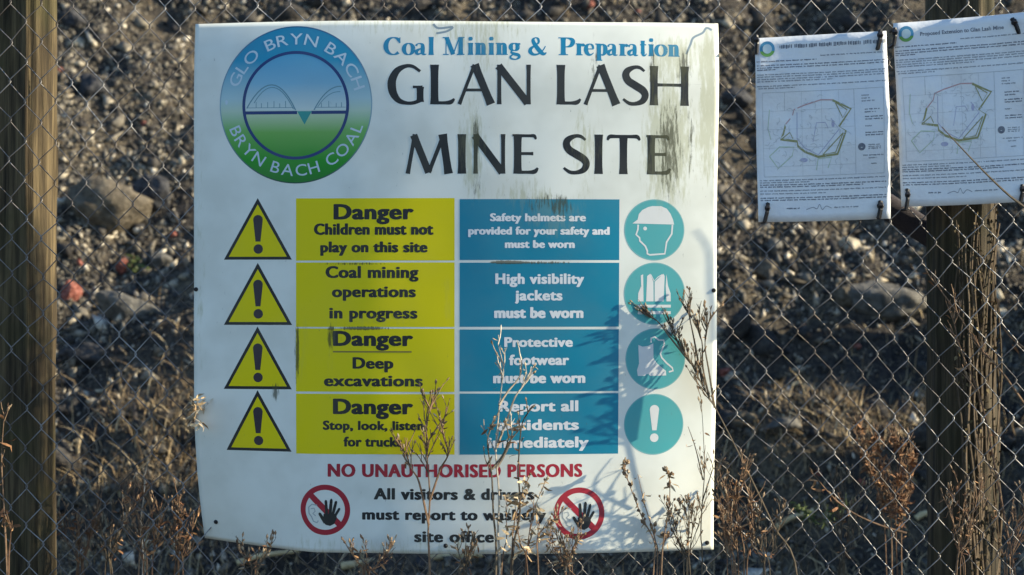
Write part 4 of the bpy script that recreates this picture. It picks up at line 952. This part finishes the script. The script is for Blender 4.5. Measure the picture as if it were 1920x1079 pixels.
weed('pale thin stem with tan tip left of the sign foot', [[(268, 1079), (264, 985), (270, 930), (274, 880), (280, 866)]], 0.12, (m_stem_p, m_seed, m_straw), 8, 5, .04, .6, .2, 3, .0030, .6, 1)
weed('reddish brown branched weed low between left post and sign', [[(275, 1085), (268, 1010), (255, 960), (236, 930)], [(285, 1085), (292, 1020), (300, 985)], [(270, 1085), (262, 1020), (248, 975)], [(262, 1040), (282, 960), (262, 915)]], 0.10, (m_stem_b, m_seed, m_rust), 9, 40, .075, .9, .3, 60, .0024, .4, 3, .020)
weed('thin reddish stem with drooping dead leaves at the left picture edge', [[(14, 1085), (8, 960), (3, 860), (8, 780)], [(16, 1079), (20, 1000), (12, 960)]], -0.03, (m_stem_b, m_seed, m_rust), 10, 6, .05, .7, .3, 22, .0028, .5, 1, .024)
weed('rusty dead clump of bracken behind the mesh, left of the right post', [[(1672, 1010), (1665, 940), (1655, 880), (1640, 826)], [(1680, 1010), (1682, 930), (1690, 860), (1680, 830)], [(1660, 1010), (1650, 930), (1622, 860), (1610, 800)], [(1690, 1010), (1700, 920), (1708, 850)]], 0.75, (m_stem_b, m_seed, m_rust), 11, 90, .09, .75, .2, 420, .0026, .30, 4, .020)
weed('tangled brown weed low beside the right edge of the sign', [[(1395, 1085), (1390, 1000), (1380, 930), (1398, 880)], [(1400, 1085), (1412, 1010), (1408, 940)], [(1385, 1085), (1374, 1010), (1362, 960)]], -0.075, (m_stem_b, m_seed, m_rust), 12, 40, .08, .9, .3, 60, .0024, .4, 3, .018)
weed('long bowed brown stem curving down towards the foot of the right post', [[(1530, 895), (1560, 930), (1600, 962), (1650, 985), (1700, 1000)][::-1], ], 0.06, (m_stem_b, m_seed, m_rust), 13, 5, .05, .7, .2, 8, .0030, .4, 1, root=False)
weed('dark thin twig lying across the front of the larger notice', [[(1930, 395), (1890, 365), (1845, 322), (1800, 275), (1766, 238)]], -0.075, (m_stem_d, m_seed, m_rust), 14, 0, .03, .5, 0.0, 0, .0032, .7, 0, name='twig', cat='twig', group=None, dy=0.004, root=False)
weed('brown bramble canes arching in front of the right post', [[(1930, 770), (1880, 700), (1830, 640), (1790, 580), (1745, 520)], [(1905, 1085), (1870, 900), (1842, 760), (1800, 650), (1786, 590)], [(1930, 660), (1885, 620), (1870, 560)]], 0.015, (m_stem_b, m_seed, m_rust), 15, 14, .09, .8, .1, 24, .0030, .2, 2, .022, name='bramble', dy=.01, root=False)
weed('loose tuft of straw caught on the left edge of the sign', [[(352, 800), (366, 778), (378, 752)], [(350, 790), (368, 770), (384, 766)], [(352, 770), (366, 760), (372, 748)], [(354, 782), (372, 790), (382, 802)]], -0.055, (m_stem_p, m_seed, m_straw), 16, 12, .03, .9, 0, 34, .0016, .2, 1, .022, name='straw_tuft', cat='straw', group=None, dy=.02, root=False)
weed('small leafy green plant below the pinkish red fragment', [[(248, 512), (252, 496), (256, 484)], [(250, 512), (262, 500), (270, 494)]], float(hit(250, 505).y) - 0.03, (m_grn, m_seed, m_grn), 17, 4, .04, .9, 0, 46, .002, .1, 1, .045, name='small_plant', cat='plant', group=None)
weed('sprawling dull green plant on the dark ground below the ledge', [[(1530, 985), (1516, 962), (1490, 945)], [(1535, 985), (1560, 965), (1585, 948)]], 1.3, (m_grn, m_seed, m_grn), 18, 10, .06, 1.0, 0, 70, .0015, .1, 2, .022, root=False, name='small_plant', cat='plant', group=None)

def fan_weed(label, px, top, n, y, mats, seed, lean=40, **k):
    r = random.Random(seed); st = []
    for _ in range(n):
        a = r.uniform(-lean, lean); h = r.uniform(.65, 1) * (1090 - top); st.append([(px + r.uniform(-10, 10), 1090), (px + a * .25 + r.uniform(-5, 5), 1090 - h * .4), (px + a * .7, 1090 - h * .75), (px + a, 1090 - h)])
    return weed(label, st, y, mats, seed, **k)
for i, (px, top, n, y, mats, lab, k) in enumerate([
        (690, 1030, 4, -0.13, (m_stem_b, m_seed, m_rust), 'low fine brown weed below the words site office', dict(twigs=30, tlen=.05, leaves=30, r0=.0018, lsize=.014)),
        (868, 1000, 5, -0.135, (m_stem_d, m_seed, m_rust), 'fine dark weed rising left of the bleached stem', dict(twigs=26, tlen=.04, leaves=20, r0=.0018, lsize=.014)),
        (1065, 985, 6, -0.12, (m_stem_b, m_seed, m_straw), 'low straw weed under the right hand prohibition symbol', dict(twigs=36, tlen=.05, leaves=50, r0=.0018, lsize=.016)),
        (1290, 940, 6, -0.10, (m_stem_d, m_seed, m_rust), 'fine twiggy weed between beaded seed stalks and bare stalk', dict(twigs=48, tlen=.06, leaves=22, r0=.0018, lsize=.012)),
        (1372, 880, 5, -0.085, (m_stem_b, m_seed, m_rust), 'slender reddish weed just outside the lower right sign edge', dict(twigs=34, tlen=.06, leaves=26, r0=.0015, lsize=.014)),
        (1440, 950, 5, -0.09, (m_stem_d, m_seed, m_rust), 'dark twiggy weed beside the leaning branched weed', dict(twigs=34, tlen=.06, leaves=16, r0=.0014, lsize=.013)),
        (150, 930, 6, 0.30, (m_stem_b, m_seed, m_rust), 'reddish weed low behind the mesh beside the left post', dict(twigs=44, tlen=.07, leaves=60, r0=.0020, lsize=.016)),
        (335, 900, 6, 0.20, (m_stem_b, m_seed, m_rust), 'brown weed by the lower left corner of the sign', dict(twigs=44, tlen=.07, leaves=60, r0=.0020, lsize=.016)),
        (205, 905, 5, 0.45, (m_stem_d, m_seed, m_rust), 'dark fine weed midway between left post and sign', dict(twigs=40, tlen=.07, leaves=30, r0=.0019, lsize=.016)),
        (480, 1010, 5, -0.12, (m_stem_d, m_seed, m_rust), 'small dark weed under the lower left of the sign', dict(twigs=26, tlen=.04, leaves=24, r0=.0016, lsize=.013)),
        (1580, 880, 6, 0.15, (m_stem_d, m_seed, m_rust), 'dark tangled weed in front of the rusty clump', dict(twigs=44, tlen=.07, leaves=24, r0=.0015, lsize=.014)),
        (1800, 900, 6, -0.02, (m_stem_b, m_seed, m_rust), 'brown weed tangled at the foot of the right post', dict(twigs=36, tlen=.07, leaves=34, r0=.0016, lsize=.015)),
        (1890, 900, 5, 0.10, (m_stem_b, m_seed, m_rust), 'brown weed at the right picture edge beside the post', dict(twigs=34, tlen=.07, leaves=24, r0=.0015, lsize=.014))]):
    fan_weed(lab, px, top, n, y, mats, 40 + i, **dict(dict(spread=.8, seeds=.3, from_=.35, sub=3, dy=.012), **k))

# dead creeper stems on the right post
r = random.Random(5); mbs = MB(); lf = MB()
for i in range(17):
    x0 = 1800 + 75 * r.random() ** 0.8; pts = []; py = 1090
    while py > 370 + 90 * r.random():
        x0 += r.uniform(-9, 9); x0 = min(max(x0, 1790), 1878); ang = max(-1, min(1, (x0 - 1806) / 66)); pts.append(at(x0, py, PY - 0.078 * math.cos(math.asin(ang)) - 0.006 - r.uniform(0, .01))); py -= r.uniform(45, 80)
    pts = path(pts); mbs.tube(pts, [0.0034 * (1 - .5 * k / len(pts)) * r.uniform(.8, 1.2) for k in range(len(pts))], 5)
    for q_ in pts:
        for _ in range(1 if r.random() < .6 else 0):
            d = Vector((r.uniform(-.5, .5), r.uniform(-.6, .1), r.uniform(-1, .8))).normalized(); sd = d.orthogonal().normalized(); sd.rotate(Matrix.Rotation(r.uniform(0, 6.28), 3, d)); l = r.uniform(.006, .016)
            lf.blade([q_, q_ + d * l * .5, q_ + d * l], [l * .08, l * .28, l * .02], sd)
t = thing('dead_creeper', 'dead creeper stems and curled leaves clinging up the right post', 'creeper', (1.05, PY - .08, 0))
mbs.build('stem', tone('dark creeper stem', (0.05, 0.036, 0.022), (0.10, 0.072, 0.042), (0.18, 0.13, 0.08)), t)['kind'] = 'stuff'; lf.build('leaves', tone('curled creeper leaf', (0.04, 0.03, 0.012), (0.10, 0.075, 0.03), (0.20, 0.15, 0.075)), t)['kind'] = 'stuff'

# fallen sticks
def stick(label, a, c, rad, mat, dz=0.02, bend=0.01, y=None):
    p0, p1 = (hit(*a), hit(*c)) if y is None else (at(*a, y), at(*c, y)); up = Vector((0, -.01, dz)); mb = MB()
    pts = path([p0 + up, p0 * .65 + p1 * .35 + up + Vector((0, 0, bend)), p0 * .3 + p1 * .7 + up + Vector((0, 0, bend * .4)), p1 + up])
    mb.tube(pts, [rad * (1 - .25 * i / len(pts)) * (1 + .08 * math.sin(i * 2.1)) for i in range(len(pts))], 8)
    tag(mb.build('stick', mat, None, tuple(pts[0]), True), label, 'stick', 'pale sticks lying behind the fence')
m_stick = noise_mat('peeled stick wood', [(0.3, (0.34, 0.25, 0.12)), (0.6, (0.55, 0.44, 0.25))], 30, 0.8, None, 4, 0.002)
stick('pale cut stick slanting on dark ground right of the sign foot', (1455, 998), (1524, 966), 0.011, m_stick)
stick('short pale cut stick end beside the right post', (1716, 982), (1756, 971), 0.013, m_stick)
stick('long pale branch lying just below the bottom edge of the sign', (640, 1072), (905, 1050), 0.014, m_stick)
stick('short pale branch under the lower left of the sign', (445, 1066), (560, 1042), 0.011, m_stick)
stick('thin pale twig low on the ledge under the wire right of the sign', (1480, 731), (1530, 738), 0.010, m_stick)

# ------------------------------------------------------------------ dry grass and litter nobody could count
def grass(name, regions, seed, mat, hmin, hmax, wid):
    r = np.random.default_rng(seed); V = []; F = []
    for cx, cy, sx, sy, cnt in regions:
        x = r.normal(cx, sx, cnt); y = r.normal(cy, sy, cnt); z = ground_z(x, y)
        for i in range(cnt):
            h = r.uniform(hmin, hmax) * (0.6 + 0.4 * r.random()); a = r.uniform(0, 6.283); lean = r.uniform(.15, 1.3); dx, dy_ = math.cos(a) * h * lean, math.sin(a) * h * lean
            p0 = np.array([x[i], y[i], z[i] - .01]); s_ = np.array([-math.sin(a * 1.7), math.cos(a * 1.7), 0.2]) * wid * r.uniform(.6, 1.5); o = len(V)
            for t, q_ in ((0, 1), (.4, .9), (.75, .6), (1, .1)):
                c = p0 + np.array([dx * t * t, dy_ * t * t, h * (t - .28 * lean * t * t)]); V += [c - s_ * q_, c + s_ * q_]
            F += [(o + 2 * k, o + 2 * k + 1, o + 2 * k + 3, o + 2 * k + 2) for k in range(3)]
    return tag(fast_mesh(name, np.array(V), np.array(F), mat), kind='stuff')
m_dry = island_mat('dry grass', [(0.0, (0.07, 0.05, 0.03)), (0.35, (0.17, 0.12, 0.065)), (0.7, (0.30, 0.22, 0.12)), (1.0, (0.50, 0.40, 0.24))], 0.85, 60, 0.25)
grass('dry_grass', [(-1.25, 2.85, .35, .22, 1500), (-0.95, 3.05, .25, .2, 900), (-1.3, 2.35, .5, .35, 900), (1.15, 2.6, .5, .25, 1100), (1.35, 3.0, .25, .12, 700), (0.8, 2.9, .12, .1, 300), (0, 2.2, 1.3, .3, 1500), (1.9, 3.1, .3, .4, 600), (0.0, 4.5, 1.8, 1.2, 2200)], 4, m_dry, .04, .16, .0022)
m_litter = island_mat('leaf litter', [(0.0, (0.05, 0.035, 0.02)), (0.4, (0.14, 0.10, 0.06)), (0.75, (0.28, 0.21, 0.13)), (1.0, (0.52, 0.44, 0.31))], 0.85, 60, 0.25)
grass('leaf_litter', [(0, 3.0, 1.5, .5, 5000), (0, 4.6, 1.9, 1.0, 9000)], 8, m_litter, .008, .03, .006)
